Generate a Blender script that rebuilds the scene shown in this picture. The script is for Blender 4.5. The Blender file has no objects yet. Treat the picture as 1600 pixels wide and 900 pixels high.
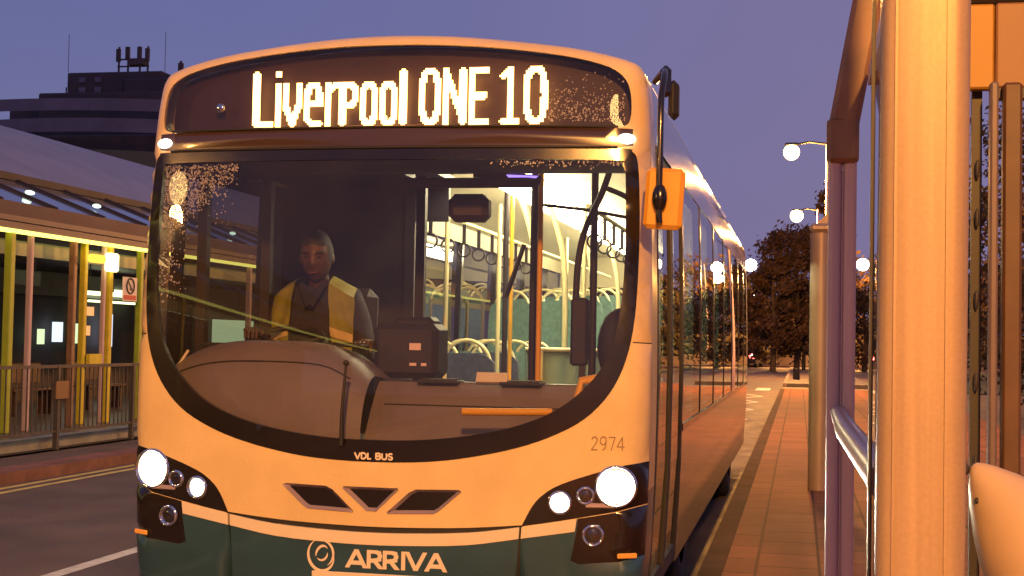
import bpy, math, random
from mathutils import Vector, Matrix
from mathutils.geometry import delaunay_2d_cdt
random.seed(7)
PI = math.pi
scene = bpy.context.scene
COL = scene.collection

# ------------------------------------------------------------------ helpers
def link(name, data, parent=None, loc=None):
    o = bpy.data.objects.new(name, data); COL.objects.link(o)
    if parent: o.parent = parent
    if loc: o.location = loc
    return o

def tag(o, label=None, cat=None, group=None, kind=None):
    if label: o['label'] = label
    if cat: o['category'] = cat
    if group: o['group'] = group
    if kind: o['kind'] = kind
    return o

def thing(name, label, cat, loc=(0, 0, 0), rz=0, group=None):
    o = link(name, None, None, loc); o.rotation_euler = (0, 0, rz)
    return tag(o, label, cat, group)

def copy_tree(o, parent=None):
    c = o.copy(); COL.objects.link(c)
    if parent: c.parent = parent
    for ch in list(o.children): copy_tree(ch, c)
    return c

class MB:
    def __init__(s): s.v = []; s.f = []; s.sm = []
    def add(s, vs, fs, smooth=False):
        b = len(s.v); s.v += [tuple(v) for v in vs]
        s.f += [tuple(b+i for i in f) for f in fs]; s.sm += [smooth]*len(fs)
        return s
    def box(s, c, d, M=None, bev=0.0):
        x, y, z = d[0]/2, d[1]/2, d[2]/2
        if bev > 0:
            b = min(bev, x*.98, y*.98, z*.98); P = []
            for sx in (-1, 1):
                for sy in (-1, 1):
                    for sz in (-1, 1):
                        P += [(sx*x, sy*(y-b), sz*(z-b)), (sx*(x-b), sy*y, sz*(z-b)), (sx*(x-b), sy*(y-b), sz*z)]
            idx = lambda sx, sy, sz, k: (((sx > 0)*2+(sy > 0))*2+(sz > 0))*3+k
            F = []
            for q in (-1, 1):
                F.append([idx(q, a, b2, 0) for a, b2 in ((-1, -1), (1, -1), (1, 1), (-1, 1))][::q])
                F.append([idx(a, q, b2, 1) for a, b2 in ((-1, -1), (1, -1), (1, 1), (-1, 1))][::-q])
                F.append([idx(a, b2, q, 2) for a, b2 in ((-1, -1), (1, -1), (1, 1), (-1, 1))][::q])
            for a in (-1, 1):
                for b2 in (-1, 1):
                    e = a*b2
                    F.append([idx(-1, a, b2, 1), idx(1, a, b2, 1), idx(1, a, b2, 2), idx(-1, a, b2, 2)][::e])
                    F.append([idx(a, -1, b2, 2), idx(a, 1, b2, 2), idx(a, 1, b2, 0), idx(a, -1, b2, 0)][::e])
                    F.append([idx(a, b2, -1, 0), idx(a, b2, 1, 0), idx(a, b2, 1, 1), idx(a, b2, -1, 1)][::e])
            for a in (-1, 1):
                for b2 in (-1, 1):
                    for c2 in (-1, 1):
                        F.append([idx(a, b2, c2, 0), idx(a, b2, c2, 1), idx(a, b2, c2, 2)][::a*b2*c2])
        else:
            P = [(sx*x, sy*y, sz*z) for sx in (-1, 1) for sy in (-1, 1) for sz in (-1, 1)]
            F = [(0, 1, 3, 2), (4, 6, 7, 5), (0, 4, 5, 1), (2, 3, 7, 6), (0, 2, 6, 4), (1, 5, 7, 3)]
        c = Vector(c)
        P = [(M @ Vector(p) if M else Vector(p))+c for p in P]
        return s.add(P, F)
    def bar(s, a, b, w, h, up=(0, 0, 1), bev=0.0):
        a, b = Vector(a), Vector(b); d = b-a; L = d.length; d.normalize()
        r = d.cross(Vector(up));
        if r.length < 1e-4: r = d.cross(Vector((0, 1, 0)))
        r.normalize(); u = r.cross(d)
        M = Matrix((r, d, u)).transposed()
        return s.box((a+b)/2, (w, L, h), M, bev)
    def tube(s, pts, r, n=10, caps=True, r2=None):
        pts = [Vector(p) for p in pts]; N = len(pts); rings = []; prev = None
        for i, p in enumerate(pts):
            t = (pts[min(i+1, N-1)]-pts[max(i-1, 0)]).normalized()
            if prev is None:
                a = Vector((0, 0, 1)) if abs(t.z) < .9 else Vector((1, 0, 0))
                u = t.cross(a).normalized()
            else:
                u = (prev-t*prev.dot(t)).normalized()
            prev = u; v = t.cross(u)
            rr = r if r2 is None else r+(r2-r)*i/(N-1)
            rings.append([p+rr*(math.cos(2*PI*k/n)*u+math.sin(2*PI*k/n)*v) for k in range(n)])
        V = [q for R in rings for q in R]; F = []
        for i in range(N-1):
            for k in range(n):
                F.append((i*n+k, i*n+(k+1) % n, (i+1)*n+(k+1) % n, (i+1)*n+k))
        s.add(V, F, True)
        if caps: s.add(rings[0], [tuple(range(n-1, -1, -1))]); s.add(rings[-1], [tuple(range(n))])
        return s
    def ell(s, c, rx, ry, rz, nu=16, nv=10, M=None, v0=0.0, v1=1.0):
        V = []; F = []; c = Vector(c)
        for j in range(nv+1):
            th = PI*(v0+(v1-v0)*j/nv)
            for i in range(nu):
                ph = 2*PI*i/nu
                p = Vector((rx*math.sin(th)*math.cos(ph), ry*math.sin(th)*math.sin(ph), rz*math.cos(th)))
                V.append((M @ p if M else p)+c)
        for j in range(nv):
            for i in range(nu):
                F.append((j*nu+i, (j+1)*nu+i, (j+1)*nu+(i+1) % nu, j*nu+(i+1) % nu))
        return s.add(V, F, True)
    def lathe(s, c, prof, n=20, M=None, smooth=True):
        V = []; F = []; c = Vector(c)
        for r, z in prof:
            for i in range(n):
                p = Vector((r*math.cos(2*PI*i/n), r*math.sin(2*PI*i/n), z)); V.append((M @ p if M else p)+c)
        for j in range(len(prof)-1):
            for i in range(n):
                F.append((j*n+i, j*n+(i+1) % n, (j+1)*n+(i+1) % n, (j+1)*n+i))
        return s.add(V, F, smooth)
    def grid(s, fn, nu, nv, smooth=True):
        V = [fn(i/nu, j/nv) for j in range(nv+1) for i in range(nu+1)]
        F = [(j*(nu+1)+i, j*(nu+1)+i+1, (j+1)*(nu+1)+i+1, (j+1)*(nu+1)+i) for j in range(nv) for i in range(nu)]
        return s.add(V, F, smooth)
    def build(s, name, mat, parent=None, loc=None):
        used = sorted({i for f in s.f for i in f})
        if len(used) < len(s.v):
            rm = {o: k for k, o in enumerate(used)}; s.v = [s.v[i] for i in used]; s.f = [tuple(rm[i] for i in f) for f in s.f]
        me = bpy.data.meshes.new(name); me.from_pydata(s.v, [], s.f); me.update()
        me.polygons.foreach_set('use_smooth', s.sm)
        if mat: me.materials.append(mat)
        o = link(name, me, parent, loc)
        return o

# ------------------------------------------------------------------ materials
def mat(name, col, rough=.5, metal=0, coat=0, noise=0, nscale=8, bump=0, bscale=40, emis=None, es=0, spec=.5, rvar=0, fine=0, streak=0):
    m = bpy.data.materials.new(name); m.use_nodes = True; nt = m.node_tree; N = nt.nodes; L = nt.links
    b = N['Principled BSDF']
    b.inputs['Base Color'].default_value = (*col, 1); b.inputs['Roughness'].default_value = rough
    b.inputs['Metallic'].default_value = metal; b.inputs['Coat Weight'].default_value = coat
    b.inputs['Coat Roughness'].default_value = .06
    b.inputs['Specular IOR Level'].default_value = spec
    tc = N.new('ShaderNodeTexCoord')
    if noise:
        n = N.new('ShaderNodeTexNoise'); n.inputs['Scale'].default_value = nscale; n.inputs['Detail'].default_value = 6
        L.new(tc.outputs['Object'], n.inputs['Vector'])
        r = N.new('ShaderNodeMapRange'); r.inputs[1].default_value = .3; r.inputs[2].default_value = .7
        r.inputs[3].default_value = 1-noise; r.inputs[4].default_value = 1+noise
        L.new(n.outputs['Fac'], r.inputs[0])
        mx = N.new('ShaderNodeVectorMath'); mx.operation = 'SCALE'; mx.inputs[0].default_value = col
        L.new(r.outputs[0], mx.inputs['Scale']); L.new(mx.outputs[0], b.inputs['Base Color'])
        for amt, sc3 in ((fine, (110, 110, 110)), (streak, (34, 34, .7))):
            if not amt: continue
            mp = N.new('ShaderNodeMapping'); mp.inputs['Scale'].default_value = sc3; L.new(tc.outputs['Object'], mp.inputs[0])
            n2 = N.new('ShaderNodeTexNoise'); n2.inputs['Scale'].default_value = 1; n2.inputs['Detail'].default_value = 3; L.new(mp.outputs[0], n2.inputs['Vector'])
            r2_ = N.new('ShaderNodeMapRange'); r2_.inputs[1].default_value = .3; r2_.inputs[2].default_value = .7; r2_.inputs[3].default_value = 1-amt; r2_.inputs[4].default_value = 1+amt
            L.new(n2.outputs['Fac'], r2_.inputs[0]); m3 = N.new('ShaderNodeVectorMath'); m3.operation = 'SCALE'; L.new(mx.outputs[0], m3.inputs[0]); L.new(r2_.outputs[0], m3.inputs['Scale'])
            L.new(m3.outputs[0], b.inputs['Base Color']); mx = m3
    if rvar:
        n = N.new('ShaderNodeTexNoise'); n.inputs['Scale'].default_value = 3; n.inputs['Detail'].default_value = 5
        L.new(tc.outputs['Object'], n.inputs['Vector'])
        r = N.new('ShaderNodeMapRange'); r.inputs[1].default_value = .3; r.inputs[2].default_value = .7
        r.inputs[3].default_value = max(0, rough-rvar); r.inputs[4].default_value = rough+rvar
        L.new(n.outputs['Fac'], r.inputs[0]); L.new(r.outputs[0], b.inputs['Roughness'])
    if bump:
        n = N.new('ShaderNodeTexNoise'); n.inputs['Scale'].default_value = bscale; n.inputs['Detail'].default_value = 4
        L.new(tc.outputs['Object'], n.inputs['Vector'])
        bp = N.new('ShaderNodeBump'); bp.inputs['Strength'].default_value = bump; bp.inputs['Distance'].default_value = .01
        L.new(n.outputs['Fac'], bp.inputs['Height']); L.new(bp.outputs[0], b.inputs['Normal'])
    if emis:
        b.inputs['Emission Color'].default_value = (*emis, 1); b.inputs['Emission Strength'].default_value = es
    return m

def glass(name, tint=(.9, .92, .9), base=.05, rough=0.0, dirt_haze=0):
    m = bpy.data.materials.new(name); m.use_nodes = True; nt = m.node_tree; N = nt.nodes; L = nt.links
    N.remove(N['Principled BSDF']); out = N['Material Output']
    t = N.new('ShaderNodeBsdfTransparent'); t.inputs[0].default_value = (*tint, 1)
    g = N.new('ShaderNodeBsdfGlossy'); g.inputs['Roughness'].default_value = rough; g.inputs[0].default_value = (1, 1, 1, 1)
    lw = N.new('ShaderNodeLayerWeight'); lw.inputs[0].default_value = .5
    p = N.new('ShaderNodeMath'); p.operation = 'POWER'; p.inputs[1].default_value = 4
    L.new(lw.outputs['Facing'], p.inputs[0])
    ma = N.new('ShaderNodeMath'); ma.operation = 'MULTIPLY_ADD'; ma.inputs[1].default_value = .95-base; ma.inputs[2].default_value = base
    L.new(p.outputs[0], ma.inputs[0])
    mx = N.new('ShaderNodeMixShader'); L.new(ma.outputs[0], mx.inputs[0]); L.new(t.outputs[0], mx.inputs[1]); L.new(g.outputs[0], mx.inputs[2])
    last = mx
    if dirt_haze:
        d = N.new('ShaderNodeBsdfDiffuse'); d.inputs[0].default_value = (.5, .45, .4, 1)
        tc = N.new('ShaderNodeTexCoord'); n = N.new('ShaderNodeTexNoise'); n.inputs['Scale'].default_value = 2.2; n.inputs['Detail'].default_value = 8
        L.new(tc.outputs['Object'], n.inputs['Vector'])
        r = N.new('ShaderNodeMapRange'); r.inputs[1].default_value = .35; r.inputs[2].default_value = .75; r.inputs[3].default_value = dirt_haze*.35; r.inputs[4].default_value = dirt_haze
        L.new(n.outputs['Fac'], r.inputs[0])
        m2 = N.new('ShaderNodeMixShader'); L.new(r.outputs[0], m2.inputs[0]); L.new(mx.outputs[0], m2.inputs[1]); L.new(d.outputs[0], m2.inputs[2]); last = m2
    L.new(last.outputs[0], out.inputs['Surface'])
    return m

def emit(name, col, s):
    m = bpy.data.materials.new(name); m.use_nodes = True; nt = m.node_tree
    nt.nodes.remove(nt.nodes['Principled BSDF']); e = nt.nodes.new('ShaderNodeEmission')
    e.inputs[0].default_value = (*col, 1); e.inputs[1].default_value = s
    nt.links.new(e.outputs[0], nt.nodes['Material Output'].inputs['Surface']); return m

def radial(name, c1, s1, c2, s2):
    m = bpy.data.materials.new(name); m.use_nodes = True; nt = m.node_tree; N = nt.nodes; L = nt.links
    N.remove(N['Principled BSDF']); e = N.new('ShaderNodeEmission'); tc = N.new('ShaderNodeTexCoord')
    sp_ = N.new('ShaderNodeSeparateXYZ'); L.new(tc.outputs['Generated'], sp_.inputs[0])
    cb = N.new('ShaderNodeCombineXYZ'); L.new(sp_.outputs['X'], cb.inputs[0]); L.new(sp_.outputs['Z'], cb.inputs[2])
    d = N.new('ShaderNodeVectorMath'); d.operation = 'DISTANCE'; d.inputs[1].default_value = (.5, 0, .5); L.new(cb.outputs[0], d.inputs[0])
    r = N.new('ShaderNodeMapRange'); r.inputs[1].default_value = .30; r.inputs[2].default_value = .50; r.interpolation_type = 'SMOOTHSTEP'; L.new(d.outputs['Value'], r.inputs[0])
    mc = N.new('ShaderNodeMix'); mc.data_type = 'RGBA'; L.new(r.outputs[0], mc.inputs[0]); mc.inputs[6].default_value = (*[c*s1 for c in c1], 1); mc.inputs[7].default_value = (*[c*s2 for c in c2], 1)
    L.new(mc.outputs[2], e.inputs[0]); L.new(e.outputs[0], N['Material Output'].inputs['Surface']); return m

SOD = (1.0, .42, .085)
M = dict(
 cream=mat('cream_paint', (.80, .60, .29), .36, coat=.45, fine=.035, noise=.09, nscale=3.5, rvar=.12, bump=.02, bscale=25),
 pale=mat('pale_paint', (.84, .72, .52), .32, coat=.5, noise=.03, nscale=3),
 green=mat('teal_paint', (.022, .068, .10), .35, coat=.6, noise=.2, nscale=4, rvar=.08),
 sidep=mat('side_paint', (.035, .045, .045), .2, coat=.9, noise=.15, nscale=3),
 black=mat('black_gloss', (.012, .009, .009), .22, coat=.5, rvar=.05),
 rubber=mat('black_rubber', (.02, .018, .018), .6, bump=.1),
 bandp=mat('brown_band', (.06, .035, .03), .25, coat=.6),
 silver=mat('silver_trim', (.50, .40, .46), .35, metal=.3),
 chrome=mat('chrome', (.8, .8, .8), .08, metal=1),
 dark=mat('cab_plastic', (.018, .012, .017), .6, noise=.2),
 dash=mat('dash_plastic', (.21, .165, .165), .5, noise=.08, nscale=5, bump=.05, bscale=200),
 header=mat('header_plastic', (.045, .026, .03), .5),
 icream=mat('interior_cream', (.80, .72, .50), .45, noise=.04),
 ceil=mat('ceiling_cream', (.74, .66, .48), .5, noise=.04),
 teal=mat('seat_teal', (.085, .17, .16), .8, noise=.25, nscale=30),
 navy=mat('seat_navy', (.04, .05, .10), .85, noise=.3, nscale=30),
 tpanel=mat('teal_panel', (.20, .31, .27), .5),
 rod=mat('cream_rod', (.85, .74, .42), .3),
 yrod=mat('orange_yellow_rod', (.85, .42, .04), .35),
 floor=mat('bus_floor', (.10, .09, .10), .6, noise=.2),
 wind=glass('windscreen_glass', (.82, .81, .80), .05, 0, .05),  # diffuse dirt film, strengthened to paint a hazy veil over the cab
 side=glass('side_glass', (.40, .41, .40), .06),
 dgl=glass('display_glass', (.85, .82, .80), .05, 0, .02),
 sglass=glass('shelter_glass', (.88, .86, .80), .06, 0, .03),
 panelb=mat('display_backing', (.028, .009, .004), .6),
 led=emit('led_dots', (1, .53, .14), 10),
 head=radial('headlamp', (1, .88, .66), 60, (1, .55, .2), 2.2),
 head2=radial('side_lamp', (1, .94, .78), 22, (.9, .62, .3), 1.2),
 mark=emit('marker', (1, .95, .85), 9),
 lens=glass('lens_glass', (.95, .95, .95), .12, .03),
 amber=mat('amber_lens', (.8, .28, .03), .25, coat=.5, emis=(1, .4, .05), es=.25),
 strip=emit('interior_strip', (1, .87, .52), 42),
 violet=emit('violet_emission', (.35, .22, 1.0), 2.2),
 yellow=mat('mirror_yellow', (.88, .42, .02), .4, coat=.3, noise=.05),
 tyre=mat('tyre', (.02, .02, .02), .85, bump=.3),
 ink=mat('ink_brown', (.30, .20, .12), .5),
 letter=mat('cream_lettering', (.85, .72, .55), .45),
 hivis=mat('hivis_yellow', (.27, .25, .02), .6, noise=.12, nscale=12, emis=(.9, .75, .02), es=.0),
 reflect=mat('hivis_band', (.75, .55, .25), .4),
 jacket=mat('navy_jacket', (.025, .022, .038), .85, noise=.2, nscale=25),
 skin=mat('skin', (.11, .055, .038), .5, noise=.06, nscale=20),
 hair=mat('dark_hair', (.03, .02, .018), .7),
 eye=mat('eye_dark', (.03, .02, .02), .3),
 label=mat('paper_label_glow', (.8, .5, .38), .7, emis=(1, .6, .4), es=.12),  # paper with a weak glow put into its colour
)

# ------------------------------------------------------------------ bus front surface
R0 = .10
def F0(x, z): return .10*abs(x/1.2)**2.2+.03*max(0, z-1.0)**2
def mirror(half):           # half: from bottom/top centre with x>=0 ordered; returns closed polygon
    L = [p for p in half]; return L+[(-x, z) for x, z in reversed(L) if x > 1e-6]
def catmull(pts, n=4, closed=True):
    out = []; N = len(pts)
    for i in range(N if closed else N-1):
        p0, p1, p2, p3 = [pts[(i+k) % N] if closed else pts[max(0, min(N-1, i+k))] for k in (-1, 0, 1, 2)]
        for j in range(n):
            t = j/n; r = []
            for a, b, c, d in zip(p0, p1, p2, p3):
                r.append(.5*((2*b)+(c-a)*t+(2*a-5*b+4*c-d)*t*t+(3*b-a-3*c+d)*t**3))
            out.append(tuple(r))
    if not closed: out.append(tuple(pts[-1]))
    return out
O_half = [(0, .28), (.5, .28), (.9, .28), (1.10, .30), (1.175, .40), (1.20, .6), (1.212, .9), (1.218, 1.3), (1.215, 1.7), (1.206, 2.1),
          (1.192, 2.5), (1.178, 2.68), (1.155, 2.775), (1.09, 2.825), (.87, 2.878), (.61, 2.912), (.3, 2.942), (0, 2.952)]
OUT = catmull(mirror(O_half), 4)
DEST = catmull(mirror([(0, 2.515), (.5, 2.512), (1.0, 2.508), (1.085, 2.51), (1.112, 2.54), (1.115, 2.62), (1.10, 2.70), (1.055, 2.755), (.97, 2.795), (.79, 2.835), (.53, 2.868), (.24, 2.888), (0, 2.892)]), 3)
FRAME = catmull(mirror([(0, 2.41), (.6, 2.41), (1.07, 2.408), (1.125, 2.395), (1.150, 2.34), (1.162, 2.13), (1.163, 1.9), (1.152, 1.66), (1.12, 1.48), (1.055, 1.335), (.945, 1.215), (.79, 1.13), (.61, 1.07), (.39, 1.025), (.2, 1.005), (0, 1.0)]), 4)
GLASS = catmull(mirror([(0, 2.357), (.6, 2.357), (1.05, 2.355), (1.085, 2.335), (1.10, 2.25), (1.104, 1.92), (1.09, 1.70), (1.055, 1.53), (.98, 1.39), (.85, 1.27), (.7, 1.195), (.5, 1.14), (.24, 1.105), (0, 1.097)]), 4)
BAND = mirror([(0, 2.418), (1.085, 2.416), (1.128, 2.422), (1.125, 2.498), (1.05, 2.50), (0, 2.506)])
HEADR = catmull([(.68, .742), (.725, .83), (.775, .885), (.85, .93), (1.0, .983), (1.13, 1.02), (1.30, 1.04)], 4, False)+[(1.30, .865), (1.08, .815), (.92, .784), (.80, .762)]
HEADL = [(-x, z) for x, z in HEADR]
FOGR = [(.925, .783), (1.08, .812), (1.30, .862), (1.30, .64), (1.1, .60), (.93, .585), (.895, .60), (.91, .68), (.918, .725)]
FOGL = [(-x, z) for x, z in FOGR]
STRIPE = catmull([(-.92, .782), (-.67, .738), (-.44, .706), (-.19, .692), (0, .688), (.19, .692), (.44, .706), (.67, .738), (.92, .782)], 3, False)+list(reversed(catmull([(-.912, .727), (-.67, .688), (-.44, .652), (-.19, .638), (0, .634), (.19, .638), (.44, .652), (.67, .688), (.912, .727)], 3, False)))
GAP = catmull([(-.69, .742), (-.44, .706), (-.19, .692), (0, .688), (.19, .692), (.44, .706), (.69, .742)], 3, False)+list(reversed(catmull([(-.69, .748), (-.44, .727), (-.19, .717), (0, .714), (.19, .717), (.44, .727), (.69, .748)], 3, False)))
SEAMS = [[(s*.672, .745), (s*.682, .745), (s*.655, .28), (s*.645, .28)] for s in (-1, 1)]
GR = [(.209, .886), (.40, .891), (.414, .884), (.315, .797), (.292, .783), (.078, .775), (.082, .784), (.178, .872)]
GRILLES = [[(-x, z) for x, z in GR], [(-.124, .888), (.124, .888), (.128, .880), (.030, .784), (-.016, .784), (-.128, .880)], GR]
JOINT = [[(s*1.145, 1.555), (s*1.30, 1.548), (s*1.30, 1.543), (s*1.145, 1.550)] for s in (-1, 1)]

def segdist(p, a, b):
    vx, vz = b[0]-a[0], b[1]-a[1]; wx, wz = p[0]-a[0], p[1]-a[1]
    t = max(0, min(1, (vx*wx+vz*wz)/(vx*vx+vz*vz+1e-12)))
    return math.hypot(wx-t*vx, wz-t*vz)
def dOut(x, z):
    if abs(x) < .95 and .45 < z < 2.70: return 1.0
    return min(segdist((x, z), OUT[i], OUT[(i+1) % len(OUT)]) for i in range(len(OUT)))
def surf(x, z):
    y = F0(x, z)
    d = dOut(x, z)
    if d < R0: y += R0-math.sqrt(max(0, R0*R0-(R0-d)**2))
    return y
def nrm(x, z):
    e = .003; fx = (surf(x+e, z)-surf(x-e, z))/(2*e); fz = (surf(x, z+e)-surf(x, z-e))/(2*e)
    return Vector((fx, -1, fz)).normalized()
def inside(p, poly):
    x, z = p; c = False; n = len(poly)
    for i in range(n):
        a = poly[i]; b = poly[i-1]
        if (a[1] > z) != (b[1] > z) and x < (b[0]-a[0])*(z-a[1])/(b[1]-a[1])+a[0]: c = not c
    return c
def cdt(polys, pts=()):
    vs = []; es = []
    for P in polys:
        b = len(vs); vs += [Vector(p) for p in P]; es += [(b+i, b+(i+1) % len(P)) for i in range(len(P))]
    vs += [Vector(p) for p in pts]
    r = delaunay_2d_cdt(vs, es, [], 0, 1e-6)
    return r[0], r[2]
def inset(poly, d):
    n = len(poly); out = []
    for i in range(n):
        a = Vector(poly[i-1]); b = Vector(poly[(i+1) % n]); t = (b-a).normalized()
        out.append((poly[i][0]-t.y*d, poly[i][1]+t.x*d))
    return out
grid_pts = []
for i in range(-24, 25):
    for j in range(0, 54):
        p = (i*.05+.003, .30+j*.05)
        if inside(p, OUT) and dOut(*p) > R0: grid_pts.append(p)
for d in (.003, .009, .018, .03, .045, .065, .09): grid_pts += inset(OUT, d)
allpolys = [OUT, DEST, FRAME, GLASS, BAND, HEADR, HEADL, FOGR, FOGL, STRIPE, GAP]+SEAMS+GRILLES+JOINT
V2, T2 = cdt(allpolys, grid_pts)
regions = {}
def classify(c):
    if not inside(c, OUT): return None
    for i, g in enumerate(GRILLES):
        if inside(c, g): return 'grille%d' % i
    if inside(c, GLASS): return 'glass'
    if inside(c, FRAME): return 'frame'
    if inside(c, DEST): return 'dest'
    if inside(c, BAND): return 'band'
    if inside(c, HEADR): return 'headr'
    if inside(c, HEADL): return 'headl'
    if inside(c, FOGR): return 'fogr'
    if inside(c, FOGL): return 'fogl'
    for i, s in enumerate(SEAMS):
        if inside(c, s): return 'gap%d' % i
    if inside(c, STRIPE): return 'stripe'
    if inside(c, GAP): return 'gap'
    for i, s in enumerate(JOINT):
        if inside(c, s): return 'gap%d' % (i+2)
    x = abs(c[0])
    top = .69+.05*(x/.67)**2 if x < .67 else .74+.1*(x-.67)
    return 'cream' if c[1] > top else 'green'
YS = {}
def ysurf(i):
    if i not in YS: YS[i] = surf(V2[i][0], V2[i][1])
    return YS[i]
for t in T2:
    c = (sum(V2[i][0] for i in t)/3, sum(V2[i][1] for i in t)/3)
    k = classify(c)
    if k: regions.setdefault(k, []).append(t)
def region(keys, name, m, parent, off=0, thick=.02):
    tris = [t for k in keys for t in regions.get(k, [])]
    mb = MB(); idx = {}; V = []; F = []; edge = {}
    for t in tris:
        a, b, c = [V2[i] for i in t]
        if (b[0]-a[0])*(c[1]-a[1])-(b[1]-a[1])*(c[0]-a[0]) < 0: t = (t[0], t[2], t[1])
        for i in t:
            if i not in idx: idx[i] = len(V); V.append((V2[i][0], ysurf(i)+off, V2[i][1]))
        F.append(tuple(idx[i] for i in t))
        for u, v in ((t[0], t[1]), (t[1], t[2]), (t[2], t[0])): edge[(idx[u], idx[v])] = 1
    mb.add(V, F, True)
    if thick:
        bd = [(u, v) for u, v in edge if (v, u) not in edge]
        for u, v in bd:
            p, q = V[u], V[v]
            mb.add([p, (p[0], p[1]+thick, p[2]), (q[0], q[1]+thick, q[2]), q], [(0, 1, 2, 3)])
    return mb.build(name, m, parent)

bus = thing('bus', 'cream and teal single deck bus with headlights on and glowing destination display', 'bus')
region(['cream'], 'front_panel', M['cream'], bus)
region(['green'], 'lower_bumper', M['green'], bus)
for k_ in ('gap', 'gap0', 'gap1', 'gap2', 'gap3'): region([k_], 'panel_gap', M['rubber'], bus, off=.012, thick=0)
region(['stripe'], 'bumper_stripe', M['pale'], bus, off=-.006)
fr = region(['frame'], 'windscreen_frame', M['black'], bus, off=-.002, thick=.03)
ws = region(['glass'], 'windscreen', M['wind'], bus, off=.004, thick=0)
band = region(['band'], 'header_band', M['bandp'], bus)
dg = region(['dest'], 'display_window', M['dgl'], bus, off=.004, thick=0)
# ridge above windscreen
mb = MB(); mb.tube([(x/20*1.06, surf(x/20*1.06, 2.413)-.004, 2.413) for x in range(-20, 21)], .007, 6); mb.build('seal', M['rubber'], ws)
mb = MB(); mb.tube([(x/20*1.06, surf(x/20*1.06, 2.507)-.003, 2.507) for x in range(-20, 21)], .006, 6); mb.build('seal', M['rubber'], dg)
# grilles: recessed dark mesh and silver rims
for i, g in enumerate(GRILLES):
    gr = region(['grille%d' % i], 'grille', M['black'], bus, off=.022, thick=0)
    n = len(g); pts = []
    for k in range(n):
        a = g[k]; b = g[(k+1) % n]
        L = math.dist(a, b); m_ = max(1, int(L/.03))
        for q in range(m_): pts.append((a[0]+(b[0]-a[0])*q/m_, a[1]+(b[1]-a[1])*q/m_))
    cx = sum(p[0] for p in pts)/len(pts); cz = sum(p[1] for p in pts)/len(pts)
    inn = inset(pts, .013) if i != 0 else inset(pts, -.013)
    if not inside(inn[0], g): inn = inset(pts, .013 if i == 0 else -.013)
    mb = MB(); N = len(pts)
    A = [(x, surf(x, z)-.006, z) for x, z in pts]; B = [(x, surf(x, z)+.018, z) for x, z in inn]
    mb.add(A+B, [(k, (k+1) % N, N+(k+1) % N, N+k) for k in range(N)], True)
    mb.build('grille_rim', M['silver'], gr)

def on_surf(x, z, off=0):
    p = Vector((x, surf(x, z), z)); n = nrm(x, z); return p+n*off
def frame_at(x, z):
    n = nrm(x, z); r = Vector((1, 0, 0)); r = (r-n*r.dot(n)).normalized(); u = n.cross(r)*-1
    if u.z < 0: u = -u
    return Matrix((r, u, n)).transposed()
def lamp_unit(name, x, z, r, m_lit, parent, ring=.012, dome=.3, bowl=True, rz=None):
    Mt = frame_at(x, z); c = on_surf(x, z, .0)
    mb = MB(); mb.lathe(c, [(r+ring, .0), (r+ring*.6, .012), (r, .010), (r*.9, -.02), (r*.4, -.03), (.001, -.03)], 24, Mt)
    o = mb.build(name, M['chrome'], parent)
    mb = MB(); rz_ = rz or r*dome
    mb.ell(c+Mt @ Vector((0, 0, -.004)), r*.93, r*.93, rz_, 24, 6, Mt, 0, .5)
    mb.build('lens', m_lit, o)
    return o
for s, hk, fk in ((-1, 'headl', 'fogl'), (1, 'headr', 'fogr')):
    h = region([hk], 'headlight', M['black'], bus, off=.0, thick=.02)
    lamp_unit('main_lamp', s*1.085, .925, .082, M['head'], h)
    lamp_unit('dipped_lamp', s*.845, .85, .042, M['head2'], h)
    lamp_unit('indicator_lamp', s*.955, .883, .03, M['lens'], h)
    mb = MB(); Mt = frame_at(s*1.02, .845); mb.box(on_surf(s*1.02, .842, .004), (.13, .02, .01), Mt, .004); mb.build('trim', M['silver'], h)
    f = region([fk], 'fog_light', M['black'], bus, off=.004, thick=.02)
    lamp_unit('fog_lamp', s*.99, .712, .038, M['lens'], f)
    mb = MB(); mb.box(on_surf(s*1.135, .628, .004), (.09, .022, .012), frame_at(s*1.135, .628), .004); mb.build('side_reflector', M['amber'], bus)
    mb = MB(); mb.ell(on_surf(s*1.098, 2.452, .003), .040, .023, .014, 16, 6, frame_at(s*1.098, 2.452)); mb.build('marker_light', M['mark'], bus)
    # headlamp throws light forward
    ld = bpy.data.lights.new('headlamp_beam', 'SPOT'); ld.energy = 120; ld.color = (1, .88, .66); ld.spot_size = math.radians(100); ld.spot_blend = .8; ld.shadow_soft_size = .05
    lo = link('headlamp_beam', ld, bus, on_surf(s*1.085, .925, .06)); lo.rotation_euler = (math.radians(88), 0, math.radians(180))

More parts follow.
